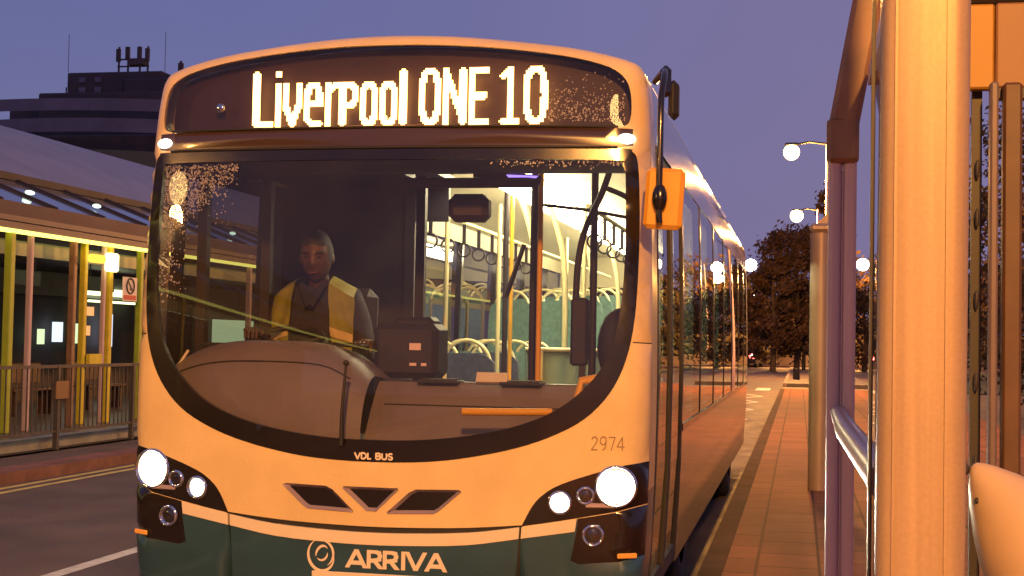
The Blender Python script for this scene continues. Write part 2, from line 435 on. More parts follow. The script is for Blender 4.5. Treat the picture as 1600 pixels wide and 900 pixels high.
# ------------------------------------------------------------------ display LEDs
def strokes_hit(p, S, w):
    for poly in S:
        for a, b in zip(poly, poly[1:]):
            if segdist(p, a, b) < w: return True
    return False
def oval(x0, x1, z0, z1, n=20):
    cx, cz = (x0+x1)/2, (z0+z1)/2; rx, rz = (x1-x0)/2, (z1-z0)/2
    return [(cx+rx*(abs(math.cos(t))**.75)*math.copysign(1, math.cos(t)), cz+rz*(abs(math.sin(t))**.62)*math.copysign(1, math.sin(t))) for t in [2*PI*k/n for k in range(n+1)]]
B, T, X = 2.541, 2.778, 2.722     # base, cap top, x-height centre lines
LED = []
LED += [[(-.652, T), (-.652, B), (-.580, B)]]
LED += [[(-.545, X), (-.545, B)], [(-.545, 2.776), (-.545, 2.774)]]
LED += [[(-.509, X), (-.509, X-.09), (-.475, B), (-.441, X-.09), (-.441, X)]]
LED += [oval(-.402, -.341, B, X)[0:11], [(-.402, .5*(B+X)), (-.341, .5*(B+X)), (-.341, .5*(B+X)+.03)], [(-.402, .5*(B+X)), (-.400, B+.02), (-.38, B), (-.341, B)]]
LED += [[(-.302, X), (-.302, B)], [(-.302, X-.04), (-.284, X-.012), (-.258, X)]]
LED += [[(-.230, B-.0), (-.230, X), (-.185, X), (-.170, X-.02), (-.170, X-.075), (-.185, X-.095), (-.23, X-.095)]]
LED += [oval(-.132, -.073, B, X), oval(-.037, .022, B, X)]
LED += [[(.062, T), (.062, B)]]
LED += [oval(.152, .226, B, T)]
LED += [[(.264, B), (.264, T), (.272, T-.03), (.338, B+.03), (.344, B), (.344, T)]]
LED += [[(.455, T), (.384, T), (.384, B), (.455, B)], [(.384, (B+T)/2), (.445, (B+T)/2)]]
LED += [[(.533, T-.030), (.562, T), (.562, B)], [(.533, B), (.592, B)]]
LED += [oval(.640, .722, B, T)]
DY = .165
bko = region(['dest'], 'destination_display', M['panelb'], bus, off=.112, thick=0)
mb = MB(); pitch = .0094
nx = int(1.46/pitch); nz = int(.29/pitch)
for i in range(nx):
    for j in range(nz):
        x = -.685+i*pitch; z = 2.522+j*pitch
        if strokes_hit((x, z), LED, .0155):
            h = .0040; y = DY
            mb.box((x, y, z), (2*h, .006, 2*h))
mb.build('led_lettering', M['led'], bko)
mb = MB(); mb.ell((-.835, .17, 2.622), .024, .01, .024, 16, 8); mb.build('sensor', M['chrome'], bus)
# inner surround of the display
mb = MB()
mb.box((0, .33, 2.452), (2.2, .34, .02)); mb.box((0, .52, 2.63), (2.1, .02, .36))
mb.build('display_housing', M['dark'], bus)
# orange glow lettering lights its own backing by itself

# ------------------------------------------------------------------ lettering
def letters(name, strokes, w, m, parent, off=.004, clip=None):
    """strokes in (x,z): thick polylines merged into one sheet on the bus front"""
    quads = []
    for poly in strokes:
        for k, (a, b) in enumerate(zip(poly, poly[1:])):
            a_, b_ = Vector(a), Vector(b); d = (b_-a_).normalized(); n = Vector((-d.y, d.x))*w
            e0 = d*(w*.55) if k > 0 else Vector((0, 0)); e1 = d*(w*.55) if k < len(poly)-2 else Vector((0, 0))
            if clip: e0 = d*w*.98; e1 = d*w*.98
            quads.append([tuple(a_-e0-n), tuple(b_+e1-n), tuple(b_+e1+n), tuple(a_-e0+n)])
    zc_ = clip or (-9, 9); extra = [[(-.6, z), (.6, z), (.6, z+.0005), (-.6, z+.0005)] for z in zc_] if clip else []
    Vv, T = cdt(quads+extra); mb = MB(); keep = []
    for t in T:
        c = (sum(Vv[i][0] for i in t)/3, sum(Vv[i][1] for i in t)/3)
        if zc_[0] < c[1] < zc_[1] and any(inside(c, q) for q in quads):
            a, b, d = [Vv[i] for i in t]
            if (b[0]-a[0])*(d[1]-a[1])-(b[1]-a[1])*(d[0]-a[0]) < 0: t = (t[0], t[2], t[1])
            keep.append(tuple(t))
    mb.add([(v[0], surf(v[0], v[1])-off, v[1]) for v in Vv], keep)
    return mb.build(name, m, parent)
def word(x, z, h, items, slant=0):
    out = []
    for ch, w in items:
        G = {'A': [[(0, 0), (.5, 1), (1, 0)], [(.2, .27), (.8, .27)]],
             'R': [[(.1, 0), (.1, .94), (.55, .94), (.82, .86), (.88, .7), (.82, .52), (.55, .43), (.1, .43)], [(.5, .43), (.95, 0)]],
             'I': [[(.5, 0), (.5, 1)]], 'V': [[(0, 1), (.5, 0), (1, 1)]],
             'D': [[(.1, .05), (.1, .95), (.5, .95), (.85, .75), (.92, .5), (.85, .25), (.5, .05), (.1, .05)]],
             'L': [[(.12, 1), (.12, .06), (.8, .06)]],
             'B': [[(.1, .05), (.1, .95), (.6, .95), (.8, .85), (.8, .63), (.6, .53), (.1, .53)], [(.6, .53), (.88, .42), (.88, .15), (.6, .05), (.1, .05)]],
             'U': [[(.08, 1), (.08, .3), (.25, .06), (.7, .06), (.88, .3), (.88, 1)]],
             'S': [[(.85, .85), (.6, .96), (.25, .92), (.12, .74), (.25, .57), (.7, .44), (.85, .26), (.7, .07), (.35, .03), (.08, .15)]],
             '2': [[(.1, .78), (.25, .96), (.6, 1), (.82, .82), (.75, .6), (.08, .03), (.88, .03)]],
             '9': [[(.84, .62), (.6, .42), (.3, .42), (.1, .6), (.12, .85), (.35, 1), (.65, 1), (.84, .85), (.84, .5), (.7, .15), (.4, 0)]],
             '7': [[(.08, .98), (.88, .98), (.4, 0)]], '4': [[(.68, 0), (.68, 1), (.06, .28), (.95, .28)]], ' ': []}[ch]
        for s in G: out.append([(x+px*w, z+pz*h) for px, pz in s])
        x += w*1.12 if ch != 'I' else w
    return out
letters('maker_lettering', word(-.075, 1.012, .028, [('V', .026), ('D', .026), ('L', .022), (' ', .012), ('B', .025), ('U', .026), ('S', .024)]), .0038, M['letter'], bus, .006)
letters('fleet_number', word(.975, 1.082, .058, [('2', .033), ('9', .033), ('7', .033), ('4', .035)]), .0024, M['ink'], bus)
op = word(-.098, .532, .078, [('A', .082), ('R', .066), ('R', .066), ('I', .034), ('V', .080), ('A', .082)])
letters('operator_lettering', op, .0092, M['letter'], bus, clip=(.530, .612))
# roundel logo: two sweeping arcs
def arc(cx, cz, rx, rz, a0, a1, rot, w0, n=26):
    out = []; inn = []
    for k in range(n+1):
        t = k/n; a = math.radians(a0+(a1-a0)*t); w = w0*math.sin(PI*min(1, max(.02, t)))**.6
        for L_, rr in ((out, w/2), (inn, -w/2)):
            x, z = (rx+rr)*math.cos(a), (rz+rr)*math.sin(a)
            L_.append((cx+x*math.cos(rot)-z*math.sin(rot), cz+x*math.sin(rot)+z*math.cos(rot)))
    return out, inn
mb = MB()
for A_ in (arc(-.222, .578, .060, .070, 100, 345, .3, .014), arc(-.222, .586, .058, .060, -75, 95, .3, .011), arc(-.216, .583, .028, .038, 60, 215, -.35, .012), arc(-.217, .586, .026, .030, -120, 30, -.35, .010)):
    o_, i_ = A_; n = len(o_)
    off = .004 if mb.v == [] else .006
    mb.add([(x, surf(x, z)-off-.001*len(mb.f)/26, z) for x, z in o_+i_], [(k, k+1, n+k+1, n+k) for k in range(n-1)])
mb.build('operator_logo', M['letter'], bus)
mb = MB(); mb.box((.0, surf(0, .44)-.012, .455), (.52, .01, .11), None, .003); pl = mb.build('number_plate', M['pale'], bus)

# ------------------------------------------------------------------ body sides, roof
prof = sorted([(z, x) for x, z in OUT if x > .9 and .40 < z < 2.79])
def xp(z):
    for (z0, x0), (z1, x1) in zip(prof, prof[1:]):
        if z0 <= z <= z1: return x0+(x1-x0)*(z-z0)/(z1-z0)
    return prof[0][1] if z < prof[0][0] else prof[-1][1]
def yf(x, z): return F0(x, z)+R0
BL = 11.9
# rim: front corner returned along the side and roof
NO = len(OUT); RY = .46
mb = MB(); ring0 = [(x, yf(x, z), z) for x, z in OUT]; ring1 = [(x, max(RY, yf(x, z)+.05), z) for x, z in OUT]
mb.add(ring0+ring1, [(k, (k+1) % NO, NO+(k+1) % NO, NO+k) for k in range(NO) if OUT[k][1] > .85 and OUT[(k+1) % NO][1] > .85], True)
mb.build('corner_panel', M['cream'], bus)
mb = MB(); mb.add(ring0+ring1, [(k, (k+1) % NO, NO+(k+1) % NO, NO+k) for k in range(NO) if not (OUT[k][1] > .85 and OUT[(k+1) % NO][1] > .85)], True)
mb.build('corner_skirt', M['green'], bus)
# roof
rp = [(x, z) for x, z in OUT if z > 2.74]; rp.sort()
mb = MB(); n = len(rp)
ys = [RY+.002, 3, 6, 9, BL]
mb.add([(x, y, z) for y in ys for x, z in rp], [(j*n+i, j*n+i+1, (j+1)*n+i+1, (j+1)*n+i) for j in range(len(ys)-1) for i in range(n-1)], True)
mb.build('roof', M['cream'], bus)
def sidepanel(mb, s, y0, y1, z0, z1, off=0, th=.035, nz=4):
    zs = [z0+(z1-z0)*k/nz for k in range(nz+1)]
    o = [(s*(xp(z)+off), y, z) for z in zs for y in (y0, y1)]; i_ = [(s*(xp(z)+off-th), y, z) for z in zs for y in (y0, y1)]
    n = len(o); F_ = []
    for k in range(nz):
        F_.append((2*k, 2*k+1, 2*k+3, 2*k+2)); F_.append((n+2*k, n+2*k+2, n+2*k+3, n+2*k+1))
        F_.append((2*k, 2*k+2, n+2*k+2, n+2*k)); F_.append((2*k+1, n+2*k+1, n+2*k+3, 2*k+3))
    F_.append((0, n, n+1, 1)); F_.append((2*nz, 2*nz+1, n+2*nz+1, n+2*nz))
    if s < 0: F_ = [f[::-1] for f in F_]
    return mb.add(o+i_, F_)
for s in (-1, 1):
    zc = 2.47; ztop = rp[-1][1]-.002 if s > 0 else rp[0][1]-.002
    mb = MB(); sidepanel(mb, s, RY+.002, BL, zc, 2.752, nz=6); mb.build('cove_panel', M['sidep'] if s > 0 else M['cream'], bus)
    y_start = 1.95 if s > 0 else RY+.002
    mb = MB(); zb = 1.06
    sidepanel(mb, s, y_start, BL, .33, zb, nz=5); mb.build('side_panel', M['sidep'], bus)
    mb = MB(); sidepanel(mb, s, y_start, BL, zb+.002, zb+.04, .006, .02, 1); mb.build('waist_rail', M['black'], bus)
    if s > 0: ed = [1.95, 3.42, 4.9, 6.38, 7.86, 9.34, 10.8, BL]
    else: ed = [.50, 1.62, 2.0, 3.42, 4.9, 6.38, 7.86, 9.34, 10.8, BL]
    for a, b in zip(ed, ed[1:]):
        if s < 0 and a == 1.62: 
            mb = MB(); sidepanel(mb, s, a+.0, b, zb+.04, zc); mb.build('blank_panel', M['dark'], bus); continue
        w = MB(); sidepanel(w, s, a+.03, b-.03, zb+.045, zc-.003, -.004, .001); 
        # keep only the outer sheet of the pane
        w.f = w.f[:16:4]; w.sm = [True]*len(w.f)
        wo = w.build('side_window', M['side'], bus)
    for e in ed[:-1]: mb = MB(); sidepanel(mb, s, e-.028, e+.028, zb+.042, zc-.002, .001, .05); mb.build('window_pillar', M['black'], bus)
# entrance door on kerb side: two leaves
for a, b in ((.48, 1.20), (1.22, 1.94)):
    mb = MB()
    sidepanel(mb, 1, a, a+.05, .36, 2.44, .002, .04); sidepanel(mb, 1, b-.05, b, .36, 2.44, .002, .04)
    sidepanel(mb, 1, a+.05, b-.05, .36, .44, .002, .04, 1); sidepanel(mb, 1, a+.05, b-.05, 2.38, 2.44, .002, .04, 1)
    dr = mb.build('door', M['rubber'], bus)
    w = MB(); sidepanel(w, 1, a+.05, b-.05, .44, 2.38, -.008, .001); w.f = w.f[:16:4]; w.sm = w.sm[:4]; w.build('door_glass', M['side'], dr)
    y = a+.12 if a < 1 else b-.12
    mb = MB(); mb.tube([(1.13, y, .8), (1.09, y, .86), (1.09, y, 1.6), (1.13, y, 1.66)], .016, 8); mb.build('door_handle', M['yrod'], dr)
# rear
mb = MB(); n = len(OUT)
mb.add([(x, BL, z) for x, z in OUT], [tuple(range(n))[::-1]]); mb.add([(x*.985, BL-.05, z) for x, z in OUT], [tuple(range(n))])
mb.build('rear_panel', M['icream'], bus)
# wheels
for y in (2.75, 8.6):
    for s in (-1, 1):
        Mr = Matrix.Rotation(PI/2, 3, 'Y')
        mb = MB(); mb.lathe((s*1.03, y, .48), [(.28, -.13), (.44, -.135), (.475, -.10), (.48, 0), (.475, .10), (.44, .135), (.28, .13)], 32, Mr)
        w = mb.build('wheel', M['tyre'], bus)
        mb = MB(); mb.lathe((s*1.03, y, .48), [(.29, -.1), (.26, .1*s), (.10, .06*s), (.09, .13*s), (.001, .13*s)], 24, Mr); mb.build('rim', M['silver'], w)
mb = MB(); mb.box((0, 6.1, .30), (2.2, 11.2, .06)); mb.build('underframe', M['rubber'], bus)

# nearside mirror: yellow housing on a black arm
mb = MB(); mb.box((1.285, -.02, 2.168), (.165, .055, .262), Matrix.Rotation(.06, 3, 'Y'), .018)
mi = mb.build('mirror', M['yellow'], bus)
mb = MB(); mb.tube(catmull([(1.20, .34, 2.74), (1.25, .22, 2.765), (1.272, .05, 2.72), (1.268, -.04, 2.60), (1.268, -.065, 2.4), (1.268, -.07, 2.12), (1.272, -.07, 2.06)], 5, False), .014, 10); 
mb.ell((1.270, -.068, 2.168), .033, .028, .062, 14, 10); mb.box((1.270, .12, 2.70), (.05, .05, .14), None, .02)
mb.build('mirror_arm', M['black'], mi)
mb = MB(); mb.box((1.300, .20, 2.63), (.045, .10, .17), None, .02); mb.build('mirror_arm', M['rubber'], mi)

# raindrops left outside the wiped area
mb = MB()
def drops(n, fn, rmin, rmax):
    k = 0
    while k < n:
        x, z = fn()
        r = random.uniform(rmin, rmax)
        if x is None: continue
        mb.ell(on_surf(x, z, -.001), r, r*random.uniform(.9, 1.5), r*.45, 8, 4, frame_at(x, z), 0, .5); k += 1
def ul():
    x = random.uniform(-1.085, -.70); z = random.uniform(2.05, 2.345)
    lim = 2.345-(.30)*max(0, 1-(x+1.085)/.40)**.8-.02
    if z < lim+random.gauss(0, .022) and random.random() > .05: return (None, None)
    if random.random() < .25*(x+1.085)/.4: return (None, None)
    return (x, z)
def ll():
    x = random.uniform(-1.09, -.93); z = random.uniform(1.70, 2.1)
    if (x+1.09)/.16 > random.random(): return (None, None)
    return (x, z)
def ur():
    x = random.uniform(.75, 1.09); z = 2.53+abs(random.gauss(0, .09))
    if z > 2.78 or not inside((x, z), DEST): return (None, None)
    return (x, z)
def tr():
    x = random.uniform(.5, 1.08); z = 2.35-abs(random.gauss(0, .014))
    return (x, z)
drops(1500, ul, .0013, .0042); drops(160, ll, .002, .005); drops(420, ur, .0013, .0038); drops(110, tr, .002, .005)
dm = bpy.data.materials.new('raindrop'); dm.use_nodes = True
_n = dm.node_tree; _n.nodes.remove(_n.nodes['Principled BSDF'])
_g = _n.nodes.new('ShaderNodeBsdfGlossy'); _g.inputs['Roughness'].default_value = .34
_t = _n.nodes.new('ShaderNodeBsdfTransparent'); _mx = _n.nodes.new('ShaderNodeMixShader'); _mx.inputs[0].default_value = .45
_d = _n.nodes.new('ShaderNodeBsdfDiffuse'); _d.inputs[0].default_value = (.75, .62, .42, 1); _m2 = _n.nodes.new('ShaderNodeMixShader'); _m2.inputs[0].default_value = .45  # warm diffuse tint stands in for lamp glow in the drops
_n.links.new(_g.outputs[0], _m2.inputs[1]); _n.links.new(_d.outputs[0], _m2.inputs[2])
_n.links.new(_t.outputs[0], _mx.inputs[1]); _n.links.new(_m2.outputs[0], _mx.inputs[2]); _n.links.new(_mx.outputs[0], _n.nodes['Material Output'].inputs['Surface'])
o = mb.build('raindrops', dm, bus); o['kind'] = 'stuff'

# wiper
mb = MB(); mb.tube([(-.135, surf(-.135, 1.10)-.02, 1.07), (-.132, surf(-.13, 1.2)-.03, 1.22), (-.122, surf(-.12, 1.4)-.02, 1.435)], .011, 8, True, .006)
mb.ell((-.122, surf(-.12, 1.43)-.02, 1.437), .014, .012, .014); mb.build('wiper_arm', M['rubber'], bus)

# ------------------------------------------------------------------ interior
mb = MB(); mb.box((0, 3.7, .36), (2.3, 6.4, .05)); mb.box((0, 9.3, .62), (2.3, 5.0, .50)); mb.build('floor', M['floor'], bus)
mb = MB(); mb.grid(lambda u, v: (-1.12+2.24*u, .56+11.2*v, 2.66-.10*abs(2*u-1)**3), 16, 1); mb.build('ceiling', M['ceil'], bus)
mb = MB()
for s in (-1, 1): mb.add([(s*1.145, .56, 2.43), (s*1.145, 11.8, 2.43), (s*1.11, 11.8, 2.575), (s*1.11, .56, 2.575)], [(0, 1, 2, 3)])
mb.build('inner_cove', M['icream'], bus)
mb = MB()
for s in (-1, 1): mb.box((s*1.15, 6.9, .86), (.02, 9.8, .50))
mb.box((-1.15, 6.9, .60), (.019, 9.8, .1)); mb.build('inner_lining', M['tpanel'], bus)
mb = MB(); mb.box((0, 11.80, 1.55), (2.2, .04, 1.3)); mb.build('rear_lining', M['icream'], bus)
mb = MB(); mb.box((0, 11.77, 2.05), (1.6, .02, .42), None, .008); mb.build('rear_window', M['black'], bus)
# light strips
for k, (y0, y1) in enumerate(((1.45, 1.95), (2.05, 3.35), (3.5, 5.2), (5.35, 7.2), (7.4, 9.2), (9.4, 11.2))):
    mb = MB(); mb.tube([(.10+.02, y0+.04, 2.535), (.12, y0+.14, 2.53), (.12, y1-.1, 2.53), (.12, y1, 2.535)], .075, 12); mb.build('ceiling_light', M['strip'], bus)
# cab: dark surround, bulkhead, header
mb = MB()
mb.box((-.79, 1.93, 1.53), (.78, .04, 2.21)); mb.box((-.60, 1.2, 2.46), (1.05, 1.45, .03)); mb.box((-.385, 1.93, 1.45), (.06, .06, 2.1))
mb.box((-.27, 1.94, 2.42), (.22, .03, .36)); mb.box((-.62, .80, 2.40), (1.0, .5, .03)); mb.build('cab_bulkhead', M['dark'], bus)
mb = MB(); mb.box((-.19, 1.45, 1.7), (.05, .05, 1.7)); mb.box((-.28, 1.5, 1.25), (.02, .9, .7)); mb.build('cab_door', M['dark'], bus)
mb = MB(); mb.grid(lambda u, v: (-1.10+2.20*u, .20+.36*v, 2.415-.065*v-.02*math.sin(PI*v)), 12, 5); mb.build('header_lining', M['header'], bus)
mb = MB()
for xx in (-1.10, -.93): mb.box((xx, 1.05 if xx > -1 else .62, 1.93), (.05, .05, 1.0))
mb.build('cab_pillar', M['dark'], bus)
# dash
def cowl(u, v):
    x = -1.10+.99*u
    a = abs(2*u-1); top = 1.53-.11*a**3.2-(.05*max(0, u-.8)*5 if u > .8 else 0)
    th = v
    y = .40-.23*math.sin(th*PI/2)+.0; z = top-(top-1.06)*(1-math.cos(th*PI/2))
    return (x, max(y, surf(x, max(z, 1.05))+.05), z)
mb = MB(); mb.grid(cowl, 24, 14); mb.grid(lambda u, v: (-1.10+.99*u, .40+.30*v, 1.53-.11*abs(2*u-1)**3.2-(.25*max(0, u-.8) if u > .8 else 0)-.03*v), 24, 4)
mb.build('driver_cowl', M['dash'], bus)
def pdash(u, v):
    x = -.12+1.18*u; z = 1.345-.30*v; y = .50-.26*v**.8
    return (x, max(y, surf(x, z)+.045), z)
mb = MB(); mb.grid(pdash, 22, 10); mb.grid(lambda u, v: (-.12+1.18*u, .50+.12*v, 1.345+.003), 10, 1)
mb.grid(lambda u, v: (-.12+1.18*u, .62, .4+.945*v), 4, 1); mb.build('dashboard', M['dash'], bus)
mb = MB(); mb.tube([(.40, surf(.4, 1.235)+.04, 1.232), (.60, surf(.6, 1.235)+.035, 1.236), (.80, surf(.8, 1.235)+.03, 1.24)], .017, 10); mb.build('front_handrail', M['yrod'], bus)
mb = MB(); mb.tube([(.83, .40, 1.18), (.86, .42, 1.30), (.87, .44, 1.37), (1.02, .46, 1.40)], .02, 8); mb.build('door_rail', M['yrod'], bus)
# dashboard fittings: vents, seams, loose paperwork
for vx in (-.95, -.30, .18, .58):
    mb = MB()
    top = 1.53-.11*abs(2*((vx+1.10)/.99)-1)**3.2 if vx < -.12 else 1.345
    for q in range(4): mb.box((vx, .46+.03*q, top+.012), (.17, .012, .012))
    mb.box((vx, .505, top+.004), (.20, .14, .014), None, .004); mb.build('air_vent', M['rubber'], bus)
mb = MB(); mb.tube([(x, cowl((x+1.10)/.99, .42)[1]-.004, cowl((x+1.10)/.99, .42)[2]) for x in [-1.04+.05*k for k in range(18)]], .0035, 5); mb.build('cowl_seam', M['rubber'], bus)
mb = MB(); mb.tube([(x, pdash((x+.12)/1.18, .35)[1]-.003, pdash((x+.12)/1.18, .35)[2]) for x in [-.06+.05*k for k in range(21)]], .0035, 5); mb.build('dash_seam', M['rubber'], bus)
mb = MB(); mb.box((.44, .47, 1.372), (.15, .02, .05), Matrix.Rotation(-.5, 3, 'X')); mb.build('duty_card', M['pale'], bus)
mb = MB(); mb.bar((-1.085, .33, 1.40), (-1.045, .35, 1.475), .018, .012); mb.build('cowl_glint', M['pale'], bus)  # pale bar stands in for a light reflection on the cowl
# steering wheel
Mt = Matrix.Rotation(math.radians(28), 3, 'X')
mb = MB(); mb.tube([Vector((-.72, .78, 1.50))+Mt @ Vector((.21*math.cos(t), .21*math.sin(t), 0)) for t in [2*PI*k/28 for k in range(29)]], .015, 8, False)
for t in (.5, 2.6, 4.7): mb.tube([Vector((-.72, .78, 1.50)), Vector((-.72, .78, 1.50))+Mt @ Vector((.2*math.cos(t), .2*math.sin(t), 0))], .012, 6)
mb.build('steering_wheel', M['rubber'], bus)
# ticket machine and other equipment
mb = MB(); mb.box((-.045, .78, 1.49), (.33, .24, .27), None, .03); mb.box((-.02, .80, 1.63), (.20, .16, .06), None, .02); tm = mb.build('ticket_machine', M['dark'], bus)
for c_, d_ in (((.01, .652, 1.512), (.058, .006, .034)), ((0, .652, 1.425), (.034, .006, .014)), ((.055, .652, 1.425), (.026, .006, .014))): mb = MB(); mb.box(c_, d_); mb.build('ticket_label', M['label'], tm)
mb = MB(); mb.box((.30-.02, .62, 2.19), (.20, .12, .135), None, .03); mb.build('overhead_monitor', M['header'], bus)
mb = MB(); mb.bar((-.05, .5, 2.30), (.62, .62, 2.315), .03, .05, bev=.01); mb.bar((.30, .6, 2.36), (.62, .66, 2.33), .05, .04); mb.build('overhead_rail', M['header'], bus)
mb = MB(); mb.add([(.46, .60, 2.352), (.62, .60, 2.345), (.58, .62, 2.315), (.50, .62, 2.305)], [(0, 1, 2, 3)]); mb.build('violet_patch', M['violet'], bus)  # small glowing violet patch below the header
mb = MB(); mb.box((.815, .72, 1.60), (.085, .06, .33), None, .012); mb.box((.83, .72, 1.3), (.03, .03, .5)); mb.build('card_reader', M['dark'], bus)
mb = MB(); mb.ell((1.0, .80, 1.53), .11, .05, .19, 16, 12); mb.build('door_mirror', M['dark'], bus)
# poles
def pole(pts, r, m): mb = MB(); mb.tube(pts, r, 10); return mb.build('pole', m, bus)
for y, x in ((2.55, .10), (3.55, .12), (4.9, .12), (6.3, .14), (7.9, .15)):
    pole(catmull([(x, y, 2.54), (x+.07, y, 2.38), (x+.13, y, 2.15), (x+.15, y, 1.85), (x+.15, y, 1.3), (x+.15, y, .6)], 5, False), .021, M['rod'])
for x, y, m_, r in ((.435, 1.5, 'dark', .022), (.31, 2.3, 'rod', .012), (.30, 4.2, 'rod', .016), (-.30, 4.0, 'rod', .016), (-.35, 5.6, 'rod', .016), (-.33, 7.2, 'rod', .016), (.56, 1.0, 'yrod', .014), (.80, 1.25, 'dark', .020), (-.21, 2.1, 'rod', .014), (.02, 2.9, 'yrod', .013), (-.08, 3.2, 'dark', .018)):
    pole([(x, y, .38), (x, y, 2.55)], r, M[m_])
# angled dark stanchion by the door
pole(catmull([(.92, .95, 2.42), (.88, .95, 2.30), (.80, .95, 2.12), (.765, .95, 1.95), (.755, .95, 1.72)], 5, False), .017, M['dark'])
pole(catmull([(.86, 1.3, 2.36), (.98, 1.3, 2.30), (1.05, 1.3, 2.18), (1.07, 1.3, 2.0)], 5, False), .015, M['dark'])
pole([(.43, 1.5, 2.30), (.70, 1.5, 2.27), (.98, 1.5, 2.22)], .010, M['dark'])
pole([(.32, 1.8, 2.10), (.22, 1.8, 1.80)], .014, M['dark'])
# ceiling rail and strap handles
rl = MB(); rl.tube([(-.42, 2.2, 2.36), (-.42, 11, 2.36)], .015, 8); rl = rl.build('ceiling_rail', M['rod'], bus)
rr = MB(); rr.tube([(.62, 2.2, 2.36), (.62, 11, 2.36)], .015, 8); rr = rr.build('ceiling_rail', M['rod'], bus)
for par, x in ((rl, -.42), (rr, .62)):
    for k in range(9):
        y = 2.5+k*.45
        mb = MB(); mb.box((x, y, 2.28), (.025, .008, .14)); mb.tube([(x+.045*math.cos(t), y, 2.17+.045*math.sin(t)) for t in [2*PI*q/12 for q in range(13)]], .007, 6, False)
        mb.build('strap_handle', M['dark'], par)
# seats
def make_seat(m_):
    s = MB(); s.box((0, 0, .42), (.42, .42, .09), None, .03); s.box((0, .05, .2), (.08, .3, .36)); so = s.build('seat', m_, bus)
    b = MB()
    def bk_(u, v):
        w = .215*(1-.25*max(0, v-.75)*4*max(0, v-.75)*4*.25); a = 2*u-1
        return (w*a, .20+.10*v+.02*a*a*-1, .42+.66*v-.06*abs(a)**4*v)
    b.grid(bk_, 8, 8); b.grid(lambda u, v: tuple(Vector(bk_(1-u, v))+Vector((0, .06, 0))), 8, 8)
    for e in range(8):
        p, q = Vector(bk_(0, e/8)), Vector(bk_(0, (e+1)/8)); d = Vector((0, .06, 0)); b.add([p, q, q+d, p+d], [(0, 1, 2, 3)])
        p, q = Vector(bk_(1, e/8)), Vector(bk_(1, (e+1)/8)); b.add([p, q, q+d, p+d], [(3, 2, 1, 0)])
        p, q = Vector(bk_(e/8, 1)), Vector(bk_((e+1)/8, 1)); b.add([p, q, q+d, p+d], [(3, 2, 1, 0)])
    b.build('backrest', m_, so)
    h = MB(); h.tube([(.17*math.cos(t), .33, 1.0+.17*math.sin(t)) for t in [PI*k/14 for k in range(15)]], .014, 8); h.build('grab_handle', M['rod'], so)
    return so
sA = make_seat(M['teal']); sB = make_seat(M['navy']); first = {0: True, 1: True}
def put_seat(kind, x, y, z):
    src = (sA, sB)[kind]
    o = src if first[kind] else copy_tree(src, bus); first[kind] = False
    o.location = (x, y, z)
for k, y in enumerate((3.3, 4.15, 5.0, 5.85)):
    for x in ((-.88, -.44) if k else (-.88, -.44)): put_seat(1 if k < 2 else 0, x, y, .38)
    if k > 0:
        for x in (.50, .92): put_seat(0, x, y, .38)
for k, y in enumerate((7.0, 7.85, 8.7, 9.55, 10.4, 11.1)):
    for x in (-.88, -.44, .50, .92): put_seat(0, x, y, .87+.04*k)
put_seat(0, .03, 11.1, 1.07)
mb = MB(); mb.box((.40, 2.75, .95), (.50, .03, 1.12), None, .02); mb.box((.90, 3.2, .85), (.42, .60, .95), None, .05); mb.build('luggage_screen', M['tpanel'], bus)
mb = MB(); mb.box((.27, 2.68, .95), (.02, .03, 1.1)); mb.tube([(.16, 2.72, 1.50), (.66, 2.72, 1.50)], .014, 8); mb.build('screen_rail', M['rod'], bus)
# cab seat
mb = MB(); mb.box((-.66, 1.42, 1.35), (.46, .12, .95), Matrix.Rotation(-.08, 3, 'X'), .05); mb.box((-.66, 1.2, .98), (.48, .48, .12), None, .04); mb.box((-.66, 1.2, .66), (.3, .3, .55)); mb.build('driver_seat', M['dark'], bus)

# ------------------------------------------------------------------ driver
def skin_body(name, verts, edges, radii, m_, parent=None, sub=2):
    me = bpy.data.meshes.new(name); me.from_pydata(verts, edges, []); me.update()
    o = link(name, me, parent)
    sk = o.modifiers.new('skin', 'SKIN'); sk.use_smooth_shade = True
    if not me.skin_vertices: me.attributes  # layer made by modifier
    bm_ok = len(me.skin_vertices) > 0
    if not bm_ok:
        import bmesh
        bm = bmesh.new(); bm.from_mesh(me); bm.verts.layers.skin.verify(); bm.to_mesh(me); bm.free()
    for i, r in enumerate(radii):
        r2 = r if isinstance(r, tuple) else (r, r)
        me.skin_vertices[0].data[i].radius = r2
    me.skin_vertices[0].data[0].use_root = True
    ss = o.modifiers.new('sub', 'SUBSURF'); ss.levels = sub; ss.render_levels = sub
    me.materials.append(m_)
    bpy.context.view_layer.update()
    dg_ = bpy.context.evaluated_depsgraph_get(); m2 = bpy.data.meshes.new_from_object(o.evaluated_get(dg_))
    o.modifiers.clear(); o.data = m2
    for p in m2.polygons: p.use_smooth = True
    return o
dx, dy = -.655, 1.16
driver = thing('person', 'bus driver in yellow high visibility vest over dark jacket, seated behind the windscreen', 'person', (dx, dy, 1.215))
P = [(0, 0, -.14), (0, -.01, .08), (0, -.02, .30), (0, -.04, .51), (0, -.06, .60), (0, -.08, .66),    # spine..neck 0-5
     (-.175, -.03, .53), (-.25, -.08, .38), (-.29, -.16, .22), (-.28, -.27, .27), (-.245, -.37, .34),    # right arm(screen left) 6-10
     (.175, -.03, .53), (.26, -.09, .38), (.31, -.18, .24), (.35, -.31, .25), (.385, -.41, .30),   # other arm 11-15
     (-.11, -.13, -.14), (-.13, -.38, -.13), (-.13, -.42, -.48), (.11, -.13, -.14), (.13, -.38, -.13), (.13, -.42, -.48)]
